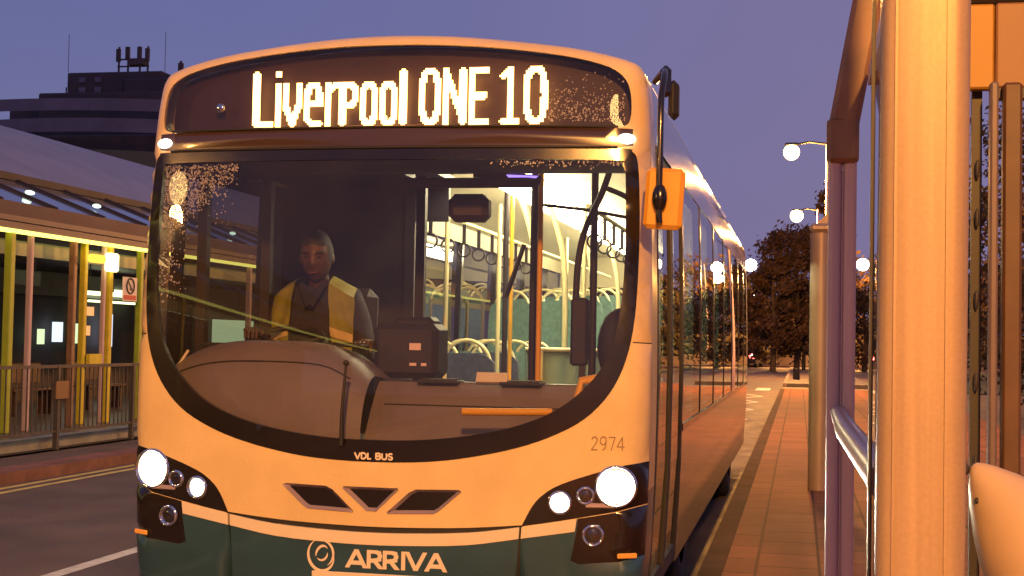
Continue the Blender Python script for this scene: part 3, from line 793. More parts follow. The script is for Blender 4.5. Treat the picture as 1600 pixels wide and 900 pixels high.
E_ = [(0, 1), (1, 2), (2, 3), (3, 4), (4, 5), (3, 6), (6, 7), (7, 8), (8, 9), (9, 10), (3, 11), (11, 12), (12, 13), (13, 14), (14, 15), (0, 16), (16, 17), (17, 18), (0, 19), (19, 20), (20, 21)]
Rr = [(.16, .13), (.155, .12), (.165, .125), (.15, .11), (.065, .065), (.058, .058), (.085, .085), (.06, .06), (.05, .05), (.04, .04), (.03, .03), (.085, .085), (.06, .06), (.05, .05), (.04, .04), (.03, .03), .09, .075, .06, .09, .075, .06]
body = skin_body('jacket', P, E_, Rr, M['jacket'], driver)
# head
hd = MB()
def headf(u, v):
    th = PI*v; ph = 2*PI*u; K = 1.10
    x = .077*math.sin(th)*math.cos(ph); y = .098*math.sin(th)*math.sin(ph); z = .122*math.cos(th)
    if z < 0: x *= 1-.28*(-z/.122)**1.5; y = y*(1-.12*(-z/.122)) - .008*(-z/.122)
    if y < 0:
        y += -.022*math.exp(-((x)/.014)**2-((z+.018)/.026)**2)       # nose
        y += .010*math.exp(-((abs(x)-.032)/.014)**2-((z-.012)/.014)**2)  # eye sockets
        y += -.006*math.exp(-((x)/.026)**2-((z+.062)/.010)**2)       # lips
        y += -.006*math.exp(-((x)/.05)**2-((z-.034)/.010)**2)        # brow
    return (x*K, y*K, z*K)
hd.grid(headf, 40, 32); 
for s in (-1, 1): hd.ell((s*.085, .008, -.008), .010, .020, .030, 10, 8)
hd.tube([(0, .01, -.07), (0, .05, -.18)], .056, 14)
hc = Vector((.01, -.13, .755))
rot = Matrix.Rotation(math.radians(10), 4, 'X') @ Matrix.Rotation(math.radians(8), 4, 'Z')
ho = hd.build('head', M['skin'], driver, hc); ho.matrix_local = Matrix.Translation(hc) @ rot
ha = MB(); ha.grid(lambda u, v: tuple(Vector(headf(u, v*.55))*1.07+Vector((0, .012 if math.sin(2*PI*u) < 0 else .006, .006))), 32, 14)
hh = ha.build('hair', M['hair'], ho)
# trim hair off the face
me = hh.data; import bmesh
bm = bmesh.new(); bm.from_mesh(me)
bmesh.ops.delete(bm, geom=[f for f in bm.faces if f.calc_center_median().y < -.045 and f.calc_center_median().z < .068], context='FACES'); bm.to_mesh(me); bm.free()
ey = MB()
for s in (-1, 1): ey.ell((s*.034, -.093, .013), .011, .008, .006, 10, 6)
ey.build('eyes', M['eye'], ho)
br = MB()
for s in (-1, 1): br.tube([(s*.018, -.108, .034), (s*.036, -.104, .040), (s*.054, -.088, .034)], .0045, 6)
br.build('eyebrows', M['hair'], ho)
mo = MB(); mo.tube([(-.024, -.096, -.066), (0, -.106, -.069), (.024, -.096, -.066)], .0045, 6); mo.build('mouth', mat('lips', (.16, .05, .045), .5), ho)
# hands with five fingers
def hand(c, ax, side, name='hand'):
    c = Vector(c); ax = Vector(ax).normalized(); lat = ax.cross(Vector((0, 0, 1))).normalized()*side; up = lat.cross(ax)*side
    mb = MB(); Mt = Matrix((lat, ax, up)).transposed()
    mb.ell(c, .040, .048, .016, 14, 8, Mt)
    for k, (o_, L_) in enumerate(((-.028, .062), (-.010, .074), (.010, .070), (.027, .054))):
        a = c+lat*o_+ax*.036
        mb.tube([a, a+ax*L_*.45-up*.006, a+ax*L_*.75-up*.024, a+ax*L_*.8-up*.044], .0088, 8, True, .0068)
        mb.ell(a+ax*L_*.8-up*.044, .0068, .0068, .0068, 8, 6)
    a = c-lat*.034-ax*.02
    mb.tube([a, a-lat*.022+ax*.022-up*.008, a-lat*.022+ax*.052-up*.022], .0105, 8, True, .008)
    mb.ell(a-lat*.022+ax*.052-up*.022, .008, .008, .008, 8, 6)
    return mb.build(name, M['skin'], driver)
hand((-.225, -.43, .365), (.35, -.9, .05), 1)
hand((.40, -.47, .315), (.25, -.93, -.05), -1)
# hi-vis vest: two front panels shaped over the chest
def torso_pt(x, z):   # chest front of the jacket
    zc = z; w = .235 if z < .45 else .235-(.45-z)*-.35
    y = -.175*math.sqrt(max(.02, 1-(x/.30)**2))
    y -= .0
    return Vector((x, y+.0+.10*max(0, z-.42), z))
for s in (-1, 1):
    mb = MB()
    def vf(u, v, s=s):
        z = .14+.48*v; inner = .05+.075*(1-v)*.2 + (.03 if v > .8 else 0)
        xo = .255-.035*v-.05*(1-v)**2; xi = .135-.04*v
        x = xi+(xo-xi)*u
        z2 = z-.075*u*v
        p = torso_pt(x, z2); wr = .008*math.sin(38*z2+9*x*s+2*s)*math.sin(3*u+1)+.006*math.sin(70*x+20*z2); return (s*p.x, p.y-.03+wr, p.z)
    mb.grid(vf, 10, 14); mb.grid(lambda u, v: tuple(Vector(vf(1-u, v))+Vector((0, .008, 0))), 10, 14)
    # over the shoulder
    mb.grid(lambda u, v, s=s: tuple(Vector(vf(u, 1))*(1-v)+Vector((s*(.07+.12*u), .10, .60-.05*u))*v+Vector((0, 0, .05*math.sin(PI*v)))), 8, 6)
    vo = mb.build('vest', M['hivis'], driver)
    mb = MB(); mb.grid(lambda u, v: tuple(Vector(vf(u, .42+.10*v))+Vector((0, -.003, 0))), 10, 2); mb.build('reflective_band', M['reflect'], vo)
mb = MB()
for s in (-1, 1): mb.bar((s*.065, -.15, .62), (s*.005, -.20, .50), .035, .012, up=(0, -1, 0), bev=.004)
mb.build('collar', M['jacket'], driver)
# ------------------------------------------------------------------ END OF BUS
# ================================================================== THE PLACE
def tex_mat(name, c1, c2, mortar, bw, bh, rough, scale=1.0, bump=.3, noise=.25, rot=0):
    m = bpy.data.materials.new(name); m.use_nodes = True; nt = m.node_tree; N = nt.nodes; L = nt.links; b = N['Principled BSDF']
    tc = N.new('ShaderNodeTexCoord'); mp = N.new('ShaderNodeMapping'); mp.inputs['Rotation'].default_value = (0, 0, rot)
    L.new(tc.outputs['Object'], mp.inputs[0])
    br = N.new('ShaderNodeTexBrick'); br.inputs['Color1'].default_value = (*c1, 1); br.inputs['Color2'].default_value = (*c2, 1); br.inputs['Mortar'].default_value = (*mortar, 1)
    br.inputs['Scale'].default_value = scale; br.inputs['Brick Width'].default_value = bw; br.inputs['Row Height'].default_value = bh
    br.inputs['Mortar Size'].default_value = .012; br.inputs['Mortar Smooth'].default_value = .3; br.inputs['Bias'].default_value = -.1
    L.new(mp.outputs[0], br.inputs['Vector'])
    n = N.new('ShaderNodeTexNoise'); n.inputs['Scale'].default_value = 1.3; n.inputs['Detail'].default_value = 9; n.inputs['Roughness'].default_value = .7
    L.new(tc.outputs['Object'], n.inputs['Vector'])
    r = N.new('ShaderNodeMapRange'); r.inputs[1].default_value = .3; r.inputs[2].default_value = .7; r.inputs[3].default_value = 1-noise; r.inputs[4].default_value = 1+noise
    L.new(n.outputs['Fac'], r.inputs[0]); mx = N.new('ShaderNodeVectorMath'); mx.operation = 'SCALE'
    L.new(br.outputs['Color'], mx.inputs[0]); L.new(r.outputs[0], mx.inputs['Scale']); L.new(mx.outputs[0], b.inputs['Base Color'])
    b.inputs['Roughness'].default_value = rough; b.inputs['Specular IOR Level'].default_value = .2
    bp = N.new('ShaderNodeBump'); bp.inputs['Strength'].default_value = bump; bp.inputs['Distance'].default_value = .01; bp.invert = True
    L.new(br.outputs['Fac'], bp.inputs['Height']); L.new(bp.outputs[0], b.inputs['Normal'])
    return m
E = dict(
 asphalt=mat('asphalt', (.12, .085, .072), .72, fine=.45, noise=.35, nscale=1.5, bump=.5, bscale=60, rvar=.1),
 asph2=mat('asphalt_worn', (.13, .095, .075), .65, fine=.35, noise=.3, nscale=.8, bump=.4, bscale=50, rvar=.12),
 paving=tex_mat('paving_slabs', (.31, .110, .052), (.24, .084, .040), (.09, .033, .018), .60, .40, .8, rot=PI/2),
 kerb=mat('kerb_stone', (.10, .055, .035), .85, spec=.08, noise=.25, nscale=3, bump=.3),
 kerbp=mat('kerb_pale', (.36, .25, .17), .7, noise=.25, nscale=3, bump=.3),
 redk=mat('red_paving', (.22, .09, .07), .75, noise=.3, nscale=4, bump=.3),
 white=mat('road_white', (.72, .68, .60), .6, noise=.3, nscale=6),
 yell=mat('road_yellow', (.72, .58, .16), .6, noise=.25, nscale=6),
 plinth=mat('concrete_plinth', (.34, .33, .28), .8, noise=.25, nscale=3, bump=.3),
 rail=mat('railing_steel', (.10, .085, .08), .5, metal=.3, noise=.2),
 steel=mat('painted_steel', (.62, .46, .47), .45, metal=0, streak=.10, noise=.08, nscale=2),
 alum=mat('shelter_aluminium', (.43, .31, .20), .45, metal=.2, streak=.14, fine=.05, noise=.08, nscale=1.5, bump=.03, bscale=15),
 ral=mat('perch_rail', (.55, .47, .47), .28, metal=.5),
 brown=mat('brown_steel', (.30, .17, .09), .45, noise=.2, streak=.1), brown2=mat('dark_brown_steel', (.10, .05, .028), .5, noise=.2), greyst=mat('grey_steel', (.16, .12, .13), .45, noise=.1),
 darkst=mat('dark_steel', (.035, .03, .03), .5),
 yp=mat('yellow_post', (.72, .62, .04), .45, noise=.1),
 yg=mat('lime_post', (.42, .52, .05), .45, noise=.1),
 op=mat('orange_fascia', (.42, .22, .03), .5, noise=.06, nscale=3),
 op2=mat('tan_fascia', (.27, .14, .06), .5, noise=.08, nscale=3),
 roofm=mat('roof_mauve', (.21, .21, .28), .5, noise=.12, nscale=1.2, coat=.15),
 gutter=mat('gutter_mauve', (.11, .075, .11), .5, noise=.12, nscale=1),
 dkb=mat('dark_wall', (.05, .042, .05), .7, noise=.3, nscale=1),
 grey=mat('grey_wall', (.16, .15, .17), .7, noise=.3, nscale=.7),
 conc=mat('concourse_floor', (.14, .12, .12), .35, noise=.2),
 tower=mat('tower_dark', (.055, .045, .062), .8, noise=.25, nscale=.6),
 towerp=mat('tower_pale', (.12, .115, .19), .7, noise=.2, nscale=.5),
 bark=mat('bark', (.09, .06, .04), .9, noise=.3, bump=.5, bscale=10),
 leaf=mat('leaf_brown', (.075, .038, .018), .8, noise=.45, nscale=1.3),
 leaf2=mat('leaf_green', (.055, .040, .018), .8, noise=.4, nscale=1.1),
 leaf3=mat('leaf_lit_gold', (.12, .085, .018), .8, noise=.4, nscale=1.4),  # yellow lit look put into the leaf colour
 grass=mat('grass', (.05, .06, .025), .9, noise=.4, nscale=.5),
 tube=emit('station_tube', (1, .86, .17), 2.6),
 tubew=emit('station_tube_white', (.88, 1, .50), 2.6),
 boxl=emit('box_sign', (1, .86, .36), 4.0),
 boxy=emit('amber_box', (1, .55, .06), 2.0),
 scr1=emit('poster_light', (.75, .85, 1), 1.3), scr2=emit('poster_light_green', (.8, 1, .55), 1.1), scr3=emit('shop_light', (1, .42, .15), 1.2),
 roof_glint=emit('rooflight_reflection', (.75, 1, .8), 2.2),
 lampg=emit('sodium_lens', (1, .60, .22), 24),
 lampw=emit('far_lamp', (1, .86, .62), 30),
 tail=emit('tail_lamp', (1, .12, .10), 12), tailw=emit('brake_lamp', (1, .6, .5), 14),
 signw=mat('sign_white', (.80, .74, .68), .5), signr=mat('sign_red', (.55, .05, .05), .5), signk=mat('sign_black', (.03, .03, .03), .5),
 shell=mat('pale_shell', (.60, .44, .29), .38, coat=.3, noise=.05),
 carp=mat('car_paint', (.05, .05, .06), .3, coat=.6),
)
def flat(name, x0, x1, y0, y1, z, m_, kind='structure'):
    mb = MB(); mb.add([(x0, y0, z), (x1, y0, z), (x1, y1, z), (x0, y1, z)], [(0, 1, 2, 3)]); o = mb.build(name, m_)
    if kind: o['kind'] = kind
    return o
def slab(name, x0, x1, y0, y1, z0, z1, m_, kind='structure'):
    mb = MB(); mb.box(((x0+x1)/2, (y0+y1)/2, (z0+z1)/2), (x1-x0, y1-y0, z1-z0)); o = mb.build(name, m_)
    if kind: o['kind'] = kind
    return o
flat('ground', -500, 500, -300, 700, -.02, E['asph2'])
flat('road', -5.97, 1.24, -60, 420, .0, E['asphalt'])
slab('pavement', 1.40, 5.6, -40, 43, -.01, .12, E['paving'])
slab('kerb', 1.25, 1.398, -40, 43, -.012, .118, E['kerb'])
slab('kerb', 1.25, 5.6, 43.002, 43.2, -.012, .118, E['kerbp'])
slab('pavement', 1.40, 4.6, 50, 96, -.01, .12, E['asph2'])
slab('kerb', 1.25, 1.398, 50, 96, -.012, .118, E['kerbp'])
slab('kerb', -40, 40, 100, 100.25, -.012, .15, E['kerbp'])
flat('grass', -120, 120, 101, 300, .02, E['grass'])
flat('grass', 7.5, 60, 46, 96, .02, E['grass'])
slab('kerb', -6.35, -5.98, -60, 95, -.012, .12, E['redk'])
flat('pavement', -7.0, -6.352, -60, 95, .11, E['asphalt'])
flat('concourse', -30, -7.22, -60, 60, .10, E['conc'])
# road markings
mb = MB()
for x in (-5.86, -5.66): mb.add([(x, -60, .004), (x+.09, -60, .004), (x+.09, 95, .004), (x, 95, .004)], [(0, 1, 2, 3)])
mb.build('road_marking', E['yell'])['kind'] = 'structure'
mb = MB()
mb.add([(-2.84, -6, .004), (-2.72, -6, .004), (-2.72, 4.6, .004), (-2.84, 4.6, .004)], [(0, 1, 2, 3)])
for k in range(12): 
    y = 8+k*7; mb.add([(-2.84, y, .004), (-2.72, y, .004), (-2.72, y+4, .004), (-2.84, y+4, .004)], [(0, 1, 2, 3)])
# zigzag lines beyond the bus
y = 17.0; xs = (-.05, .75); k = 0
while y < 40:
    a = Vector((xs[k % 2], y)); b = Vector((xs[(k+1) % 2], y+2.3)); d = (b-a).normalized(); n = Vector((-d.y, d.x))*.06
    mb.add([(a.x-n.x, a.y-n.y, .004), (b.x-n.x, b.y-n.y, .004), (b.x+n.x, b.y+n.y, .004), (a.x+n.x, a.y+n.y, .004)], [(0, 1, 2, 3)]); y += 2.34; k += 1
for k in range(6): mb.add([(-4.4+k*.95, 44, .004), (-3.9+k*.95, 44, .004), (-3.9+k*.95, 47, .004), (-4.4+k*.95, 47, .004)], [(0, 1, 2, 3)])
mb.build('road_marking', E['white'])['kind'] = 'structure'

# ---- railing in front of the bus station
fence = thing('railing', 'long dark steel pedestrian railing with close vertical bars along the left kerb', 'railing', (-7.15, 8, .11))
mb = MB(); mb.box((0, 0, 1.02), (.05, 70, .04)); mb.box((0, 0, .22), (.04, 70, .03)); mb.build('rail', E['rail'], fence)
mb = MB()
for k in range(int(70/.115)): mb.box((0, -35+.115*k, .62), (.014, .014, .78))
mb.build('bars', E['rail'], fence)
for y in [-34+2.0*k+.0 for k in range(35)]:
    mb = MB(); mb.box((0, y-.08, .51), (.06, .06, 1.04)); mb.build('post', E['rail'], fence)
mb = MB(); mb.box((-.22, 0, .07), (.16, 70, .14)); mb.build('plinth', E['plinth'], fence)
nt_ = MB(); nt_.box((-7.10, 9.95, .84), (.012, .30, .22)); nt_ = nt_.build('notice', E['op2']); tag(nt_, 'small tan notice board fixed to the pedestrian railing', 'notice')

# ---- bus station canopy
st = thing('bus_station', 'long low bus station with sloping glazed canopy and yellow strip light under the eaves', 'building', (-9.2, 10, .1))
def pt(x, y, z): return (x+9.2, y-10, z-.1)
Y0, Y1 = -30, 46
mb = MB(); mb.add([pt(-9.2, Y0, 3.42), pt(-9.2, Y1, 3.42), pt(-9.25, Y1, 3.18), pt(-9.25, Y0, 3.18)], [(0, 1, 2, 3)])
mb.box(pt(-9.30, (Y0+Y1)/2, 3.25), (.12, Y1-Y0, .20)); mb.build('gutter', E['gutter'], st)
mb = MB(); mb.add([pt(-9.27, Y0, 3.42), pt(-10.9, Y0, 4.05), pt(-10.9, Y1, 4.05), pt(-9.27, Y1, 3.42)], [(3, 2, 1, 0)])
mb.build('glazed_roof', mat('roof_glazing', (.10, .12, .16), .12, coat=.6, noise=.3, nscale=.8), st)
mb = MB()
for k in range(int((Y1-Y0)/1.5)): mb.bar(pt(-9.27, Y0+1.5*k, 3.44), pt(-10.9, Y0+1.5*k, 4.07), .04, .04)
mb.box(pt(-10.9, (Y0+Y1)/2, 4.10), (.10, Y1-Y0, .12)); mb.build('roof_bars', E['dkb'], st)
mb = MB(); mb.grid(lambda u, v: pt(-10.95-3.6*u, Y0+(Y1-Y0)*v, 4.18+1.95*u-.27*u*u), 8, 1); mb.build('roof', E['roofm'], st)
mb = MB(); mb.box(pt(-9.16, (Y0+Y1)/2, 2.99), (.07, Y1-Y0, .055)); mb.build('strip_light', E['tube'], st)
mb = MB(); mb.box(pt(-11.4, 14, 2.93), (.10, 56, .05)); mb.build('concourse_fill', E['tubew'], st)  # unseen tube added to brighten the concourse
mb = MB(); mb.box(pt(-9.22, (Y0+Y1)/2, 3.07), (.16, Y1-Y0, .10)); mb.box(pt(-11.6, (Y0+Y1)/2, 3.02), (4.6, Y1-Y0, .06)); mb.build('soffit', E['gutter'], st)
mb = MB(); mb.box(pt(-9.4, (Y0+Y1)/2, 2.78), (.05, Y1-Y0, .22)); mb.build('upper_glazing', mat('frosted_panel', (.22, .27, .24), .4), st)
def spost(x, y, w, m_, z1=2.97, name='post'):
    mb = MB(); mb.box(pt(x, y, (z1+.1)/2), (w, w, z1-.1), None, .012); return mb.build(name, m_, st)
spost(-9.2, 12.12, .115, E['yg']); spost(-9.2, 12.66, .08, E['steel']); spost(-9.2, 13.90, .10, E['brown'])
spost(-9.3, 14.42, .10, E['yp']); spost(-9.2, 14.88, .07, E['steel']); spost(-9.2, 15.06, .11, E['yp']); spost(-9.2, 16.15, .10, E['yg'])
for k in range(12):
    spost(-9.2, 18.6+2.4*k, .1, (E['yp'], E['steel'], E['yg'])[k % 3])
for k in range(8): spost(-9.2, 9.4-2.7*k, .1, (E['steel'], E['yp'], E['yg'])[k % 3])
mb = MB(); mb.box(pt(-9.2, 14.65, 1.12), (.06, .40, .20)); mb.build('kick_panel', E['yp'], st)
mb = MB(); mb.box(pt(-14.2, (Y0+Y1)/2, 1.5), (.1, Y1-Y0, 3.0)); mb.build('back_wall', E['dkb'], st)
mb = MB()
for k in range(24): mb.box(pt(-14.0, Y0+3+3.1*k, 1.5), (.12, .10, 2.9))
mb.box(pt(-14.0, (Y0+Y1)/2, 2.6), (.1, Y1-Y0, .5)); mb.build('wall_frame', E['grey'], st)
for (y0, y1, z0, z1, m_) in ((21.0, 21.2, 1.30, 1.62, 'scr2'), (21.6, 21.95, 1.35, 1.78, 'scr1'), (22.3, 22.65, 1.32, 1.76, 'scr2'), (23.1, 25.5, 2.26, 2.31, 'tubew'), (23.0, 24.9, 2.42, 2.58, 'tubew'), (23.7, 24.2, 1.25, 2.0, 'scr1'), (22.95, 23.15, 1.5, 1.72, 'scr3'), (23.0, 23.3, 1.95, 2.15, 'scr3'), (17.2, 18.6, 1.2, 1.7, 'scr3'), (30, 33, 1.2, 2.0, 'scr2'), (36, 37.5, 1.3, 2.0, 'scr1')):
    mb = MB(); mb.box(pt(-13.9, (y0+y1)/2, (z0+z1)/2), (.06, y1-y0, z1-z0)); mb.build('lit_window', E[m_], st)
for y in (13.2, 17.5, 20.4, 24.6, 28.8):
    mb = MB(); mb.box(pt(-12.2, y, 2.55), (.08, 1.1, .28), None, .01); mb.tube([pt(-12.2, y-.4, 2.69), pt(-12.2, y-.4, 3.0)], .012, 6); mb.tube([pt(-12.2, y+.4, 2.69), pt(-12.2, y+.4, 3.0)], .012, 6); mb.build('hanging_sign', E['grey'], st)
for y in (12.4, 16.4, 19.0, 21.6, 24.2):
    mb = MB(); mb.box(pt(-11.4, y, .55), (.42, 1.5, .05), None, .01); mb.box(pt(-11.6, y, .82), (.04, 1.5, .35), None, .01)
    for e_ in (-.6, .6): mb.box(pt(-11.4, y+e_, .32), (.3, .05, .44))
    mb.build('bench', E['brown2'], st)
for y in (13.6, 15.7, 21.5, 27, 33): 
    mb = MB(); mb.ell(pt(-9.8, y, 3.70), .05, .12, .035); mb.build('canopy_glint', E['roof_glint'], st)  # glowing blobs stand in for light reflections on the roof glazing
for k in range(6): 
    mb = MB(); mb.bar(pt(-9.25, 14.1+.09*k, 3.04), pt(-9.7-.05*k, 14.0+.2*k, 3.00), .02, .03); mb.build('bracket', E['yp'], st)
# lit sign boxes and the no smoking sign, hung in the station front
mb = MB(); mb.box((-9.05, 14.86, 2.70), (.12, .30, .30), None, .03); tag(mb.build('light_box', E['boxl']), 'glowing white square light box hung under the station eaves', 'light box')
mb = MB(); mb.box((-9.05, 14.36, 2.73), (.12, .42, .13), None, .03); tag(mb.build('light_box', E['boxy']), 'flat amber light box beside the glowing white one at the station eaves', 'light box')
ns = thing('no_smoking_sign', 'white no smoking sign with a red strip, hung in the station front', 'sign', (-9.05, 15.50, 2.29))
mb = MB(); mb.box((0, 0, 0), (.015, .50, .40), None, .004); mb.build('panel', E['signw'], ns)
mb = MB(); mb.tube([(.014, .13*math.cos(t), .055+.125*math.sin(t)) for t in [2*PI*k/28 for k in range(29)]], .014, 6, False); mb.bar((.014, -.09, .145), (.014, .09, -.035), .028, .008, up=(1, 0, 0)); mb.ell((.012, 0, 0), .004, .02, .02); mb.build('symbol', E['signk'], ns)
mb = MB(); mb.box((.010, 0, -.135), (.006, .42, .075)); mb.build('red_strip', E['signr'], ns)

# ---- tower building beyond the station
tw = thing('tower_block', 'dark stepped tower block with curved pale bands and rooftop aerials against the sky', 'building', (-46, 84, 0))
def tb(c, d, m_, name): mb = MB(); mb.box((c[0]+46, c[1]-84, c[2]), d, None, .1); return mb.build(name, m_, tw)
tb((-46, 88, 7.6), (36, 12, 15.2), E['tower'], 'lower_block')
mb = MB(); mb.grid(lambda u, v: (-20+40*u, -5.2-1.6*math.sin(PI*u), 13.7+.9*v+1.0*math.sin(PI*u)), 24, 1)
mb.grid(lambda u, v: (-20+40*u, -5.2-1.6*math.sin(PI*u)+1.6*v, 14.6+1.0*math.sin(PI*u)), 24, 1); mb.build('pale_band', E['towerp'], tw)
mb = MB(); mb.grid(lambda u, v: (-18+34*u, -5.4-1.4*math.sin(PI*u), 15.6+.8*v+.5*math.sin(PI*u)), 24, 1); mb.build('pale_band', E['towerp'], tw)
tb((-45.2, 87, 16.4), (11, 8, 3.9), E['tower'], 'middle_block')
tb((-50.5, 86.8, 16.4), (5.2, 7, 2.4), E['tower'], 'middle_block')
tb((-45.2, 87, 18.35), (7.2, 7, 3.0), E['tower'], 'plant_room')
tb((-42.2, 86.5, 18.0), (4.4, 6.5, 2.6), E['tower'], 'plant_room')
for x in (-47.6, -46.4):
    for z in (18.6, 19.3): 
        mb = MB(); mb.box((x+46, -.55, z), (.5, .06, .35)); mb.build('window', E['towerp'], tw)
mb = MB(); mb.grid(lambda u, v: (-19+36*u, -5.0-1.5*math.sin(PI*u), 11.4+1.3*v+.9*math.sin(PI*u)), 24, 1); mb.build('window_band', mat('tower_glass', (.10, .09, .05), .25), tw)
mb = MB(); ax, az = -44.3, 19.9
for dx_ in (-1.1, -.4, .5, 1.1):
    mb.tube([(ax+dx_+46, .5, az-.2), (ax+dx_+46, .5, az+1.9)], .07, 6)
    mb.box((ax+dx_+46, .4, az+1.5-.2*abs(dx_)), (.28, .2, .9))
for z in (.5, 1.0): mb.tube([(ax-1.2+46, .5, az+z), (ax+1.2+46, .5, az+z)], .06, 6)
mb.box((ax+46+.3, .5, az+.8), (1.2, .5, .45)); mb.build('aerial', E['tower'], tw)
mb = MB(); mb.tube([(5.3, .5, 18.5), (5.3, .5, 20.7)], .09, 6); mb.box((5.3, .5, 20.2), (.35, .2, .7)); mb.tube([(-3.4, .5, 17), (-3.4, .5, 19.0)], .05, 6); mb.tube([(-3.3, .5, 19), (-3.3, .5, 22.8)], .02, 5); mb.tube([(4.1, .5, 19), (4.1, .5, 22.8)], .02, 5); mb.build('aerial', E['tower'], tw)

# ---- street lamps
def street_lamp(x, y, h, arm, label, r=.17, power=0, group=None, lens='lampg', side=1, flatlens=.85):
    t = thing('street_lamp', label, 'street lamp', (x+arm, y, 0), 0, group)
    mb = MB(); mb.tube([(0, 0, 0), (0, 0, 1.2), (0, 0, 1.21), (0, 0, h+.25)], .075, 10, True, .05); mb.build('column', E['steel'], t)
    mb = MB(); mb.tube([(0, 0, h+.2), (-arm*.5, 0, h+.28), (-arm*.85, 0, h+.2)], .035, 8); mb.box((-arm, 0, h+.19), (.45, .30, .12), None, .05); mb.build('arm', E['darkst'], t)
    mb = MB(); mb.ell((-arm, 0, h+.02-r*.3), r, r, r, 18, 12); mb.build('lens', E[lens], t)
    if power:
        l = bpy.data.lights.new('lamp_light', 'POINT'); l.energy = power; l.color = SOD; l.shadow_soft_size = max(.2, r*.8)
        link('lamp_light', l, t, (-arm, 0, h-.35-r*1.3))
    return t
street_lamp(1.54, 40.7, 8.0, 1.15, 'brightest and nearest street lamp, on a thin mast beside the shelter post', r=.26, power=6500)
street_lamp(1.67, 63.3, 8.0, 1.0, 'second street lamp along the road, just above the treetops', r=.31, power=8500)
street_lamp(-1.93, 104.9, 8.0, -1.0, 'distant street lamp glowing just beside the rear of the bus', r=.48, power=12000, lens='lampw')
street_lamp(6.5, 103, 8.0, 1.0, 'distant street lamp seen between the two shelter posts', r=.46, power=12000, lens='lampw')
street_lamp(-3.6, 175, 8.0, -1.0, 'tiny far street lamp low against the trees next to the bus', r=.28, power=0, lens='lampw')
street_lamp(1.6, 18.1, 8.0, 1.8, 'street lamp above the pavement beside the rear of the bus', r=.2, power=2600)
street_lamp(3.8, -13.8, 7.9, 1.6, 'tall street lamp over the pavement reflected in the destination glass', r=.40, power=11000)
street_lamp(-14.6, -14.5, 6.9, -1.4, 'tall street lamp across the road reflected in the corner of the windscreen', r=.50, power=3800)

# ---- trees
def tree(x, y, h, rw, m_, label, n=6500, group='trees at the end of the road', base=.28, leaf=.15, cat='tree', seed=0, cone=False, trunkr=.2):
    rnd = random.Random(seed+int(x*13+y*7))
    t = thing('tree', label, cat, (x, y, 0), 0, group)
    mb = MB(); mb.tube([(0, 0, -.05), (.1, 0, h*.3), (-.05, .1, h*.62), (0, 0, h*.85)], trunkr, 8, True, .04)
    for k in range(9):
        a = rnd.uniform(0, 2*PI); z0 = h*rnd.uniform(.25, .6); L_ = rw*rnd.uniform(.5, .9)
        mb.tube([(0, 0, z0), (L_*.5*math.cos(a), L_*.5*math.sin(a), z0+h*.12), (L_*math.cos(a), L_*math.sin(a), z0+h*.2)], trunkr*.35, 5, True, .02)
    mb.build('trunk', E['bark'], t)
    mb = MB(); clumps = []
    for k in range(46):
        v = rnd.uniform(0, .93); a = rnd.uniform(0, 2*PI); z = h*(base+(1-base)*v)
        w = rw*(1-v)*.95 if cone else rw*math.sqrt(max(.02, 1-(2*v-.85)**2/1.35))
        r = w*math.sqrt(rnd.uniform(.1, 1)); clumps.append((r*math.cos(a), r*math.sin(a), z, rw*rnd.uniform(.16, .36)*(.6 if cone else 1)))
    for k in range(n):
        c = rnd.choice(clumps); d = Vector((rnd.gauss(0, .5), rnd.gauss(0, .5), rnd.gauss(0, .42)))*c[3]
        p = Vector(c[:3])+d; u = Vector((rnd.gauss(0, 1), rnd.gauss(0, 1), rnd.gauss(0, 1))).normalized(); v = u.orthogonal().normalized()
        s = leaf*rnd.uniform(.5, 1.2); w = u.cross(v)
        mb.add([p-v*s, p-w*s*.5, p+v*s, p+w*s*.5], [(0, 1, 2, 3)])
    mb.build('crown', E[m_], t); return t
tree(3.4, 82, 12.0, 2.3, 'leaf', 'tall pointed dark tree directly behind the lamp mast', cone=True, base=.1)
tree(1.7, 86, 9.4, 2.9, 'leaf', 'rounded brown tree to the right of the bus, under the second lamp', n=15000, base=.16, leaf=.16)
tree(.25, 83, 8.0, 1.9, 'leaf', 'slim brown tree between the bus and the rounded tree', n=8000, base=.12)
tree(-2.6, 96, 4.6, 2.2, 'leaf', 'lower brown tree half hidden by the rear of the bus', base=.15)
tree(-1.0, 104, 4.2, 2.0, 'leaf3', 'small tree with a lit golden look painted into its leaves, by the road end', n=1500, base=.05)
tree(6.2, 92, 5.6, 2.8, 'leaf', 'dark tree seen between the two shelter posts', base=.12)
tree(10.6, 74, 8.0, 3.6, 'leaf2', 'broad green tree beyond the thick shelter column', base=.12)
tree(7.6, 30, 7.5, 2.9, 'leaf2', 'near green tree at the right edge beyond the shelter', n=8000, base=.08, leaf=.09)
tree(10.5, 42, 10.5, 3.6, 'leaf', 'tall brown tree behind the shelter at the far right', n=7000, base=.08, leaf=.12)
tree(14.5, 52, 15.0, 4.6, 'leaf2', 'tallest tree behind the shelter fascia', n=7000, base=.1, leaf=.15)
for k, (x, y) in enumerate(((-9, 112), (-5.5, 116), (-.5, 118), (3.5, 114), (8, 112), (13, 110), (18, 105), (24, 100))):
    tree(x, y, 8.5+1.5*math.sin(k*2.1), 4.2, ('leaf', 'leaf2')[k % 2], 'tree in the dark row closing the end of the road', n=3500, group='background tree row', base=.02, leaf=.26, seed=k)
mb = MB()
rnd = random.Random(3)
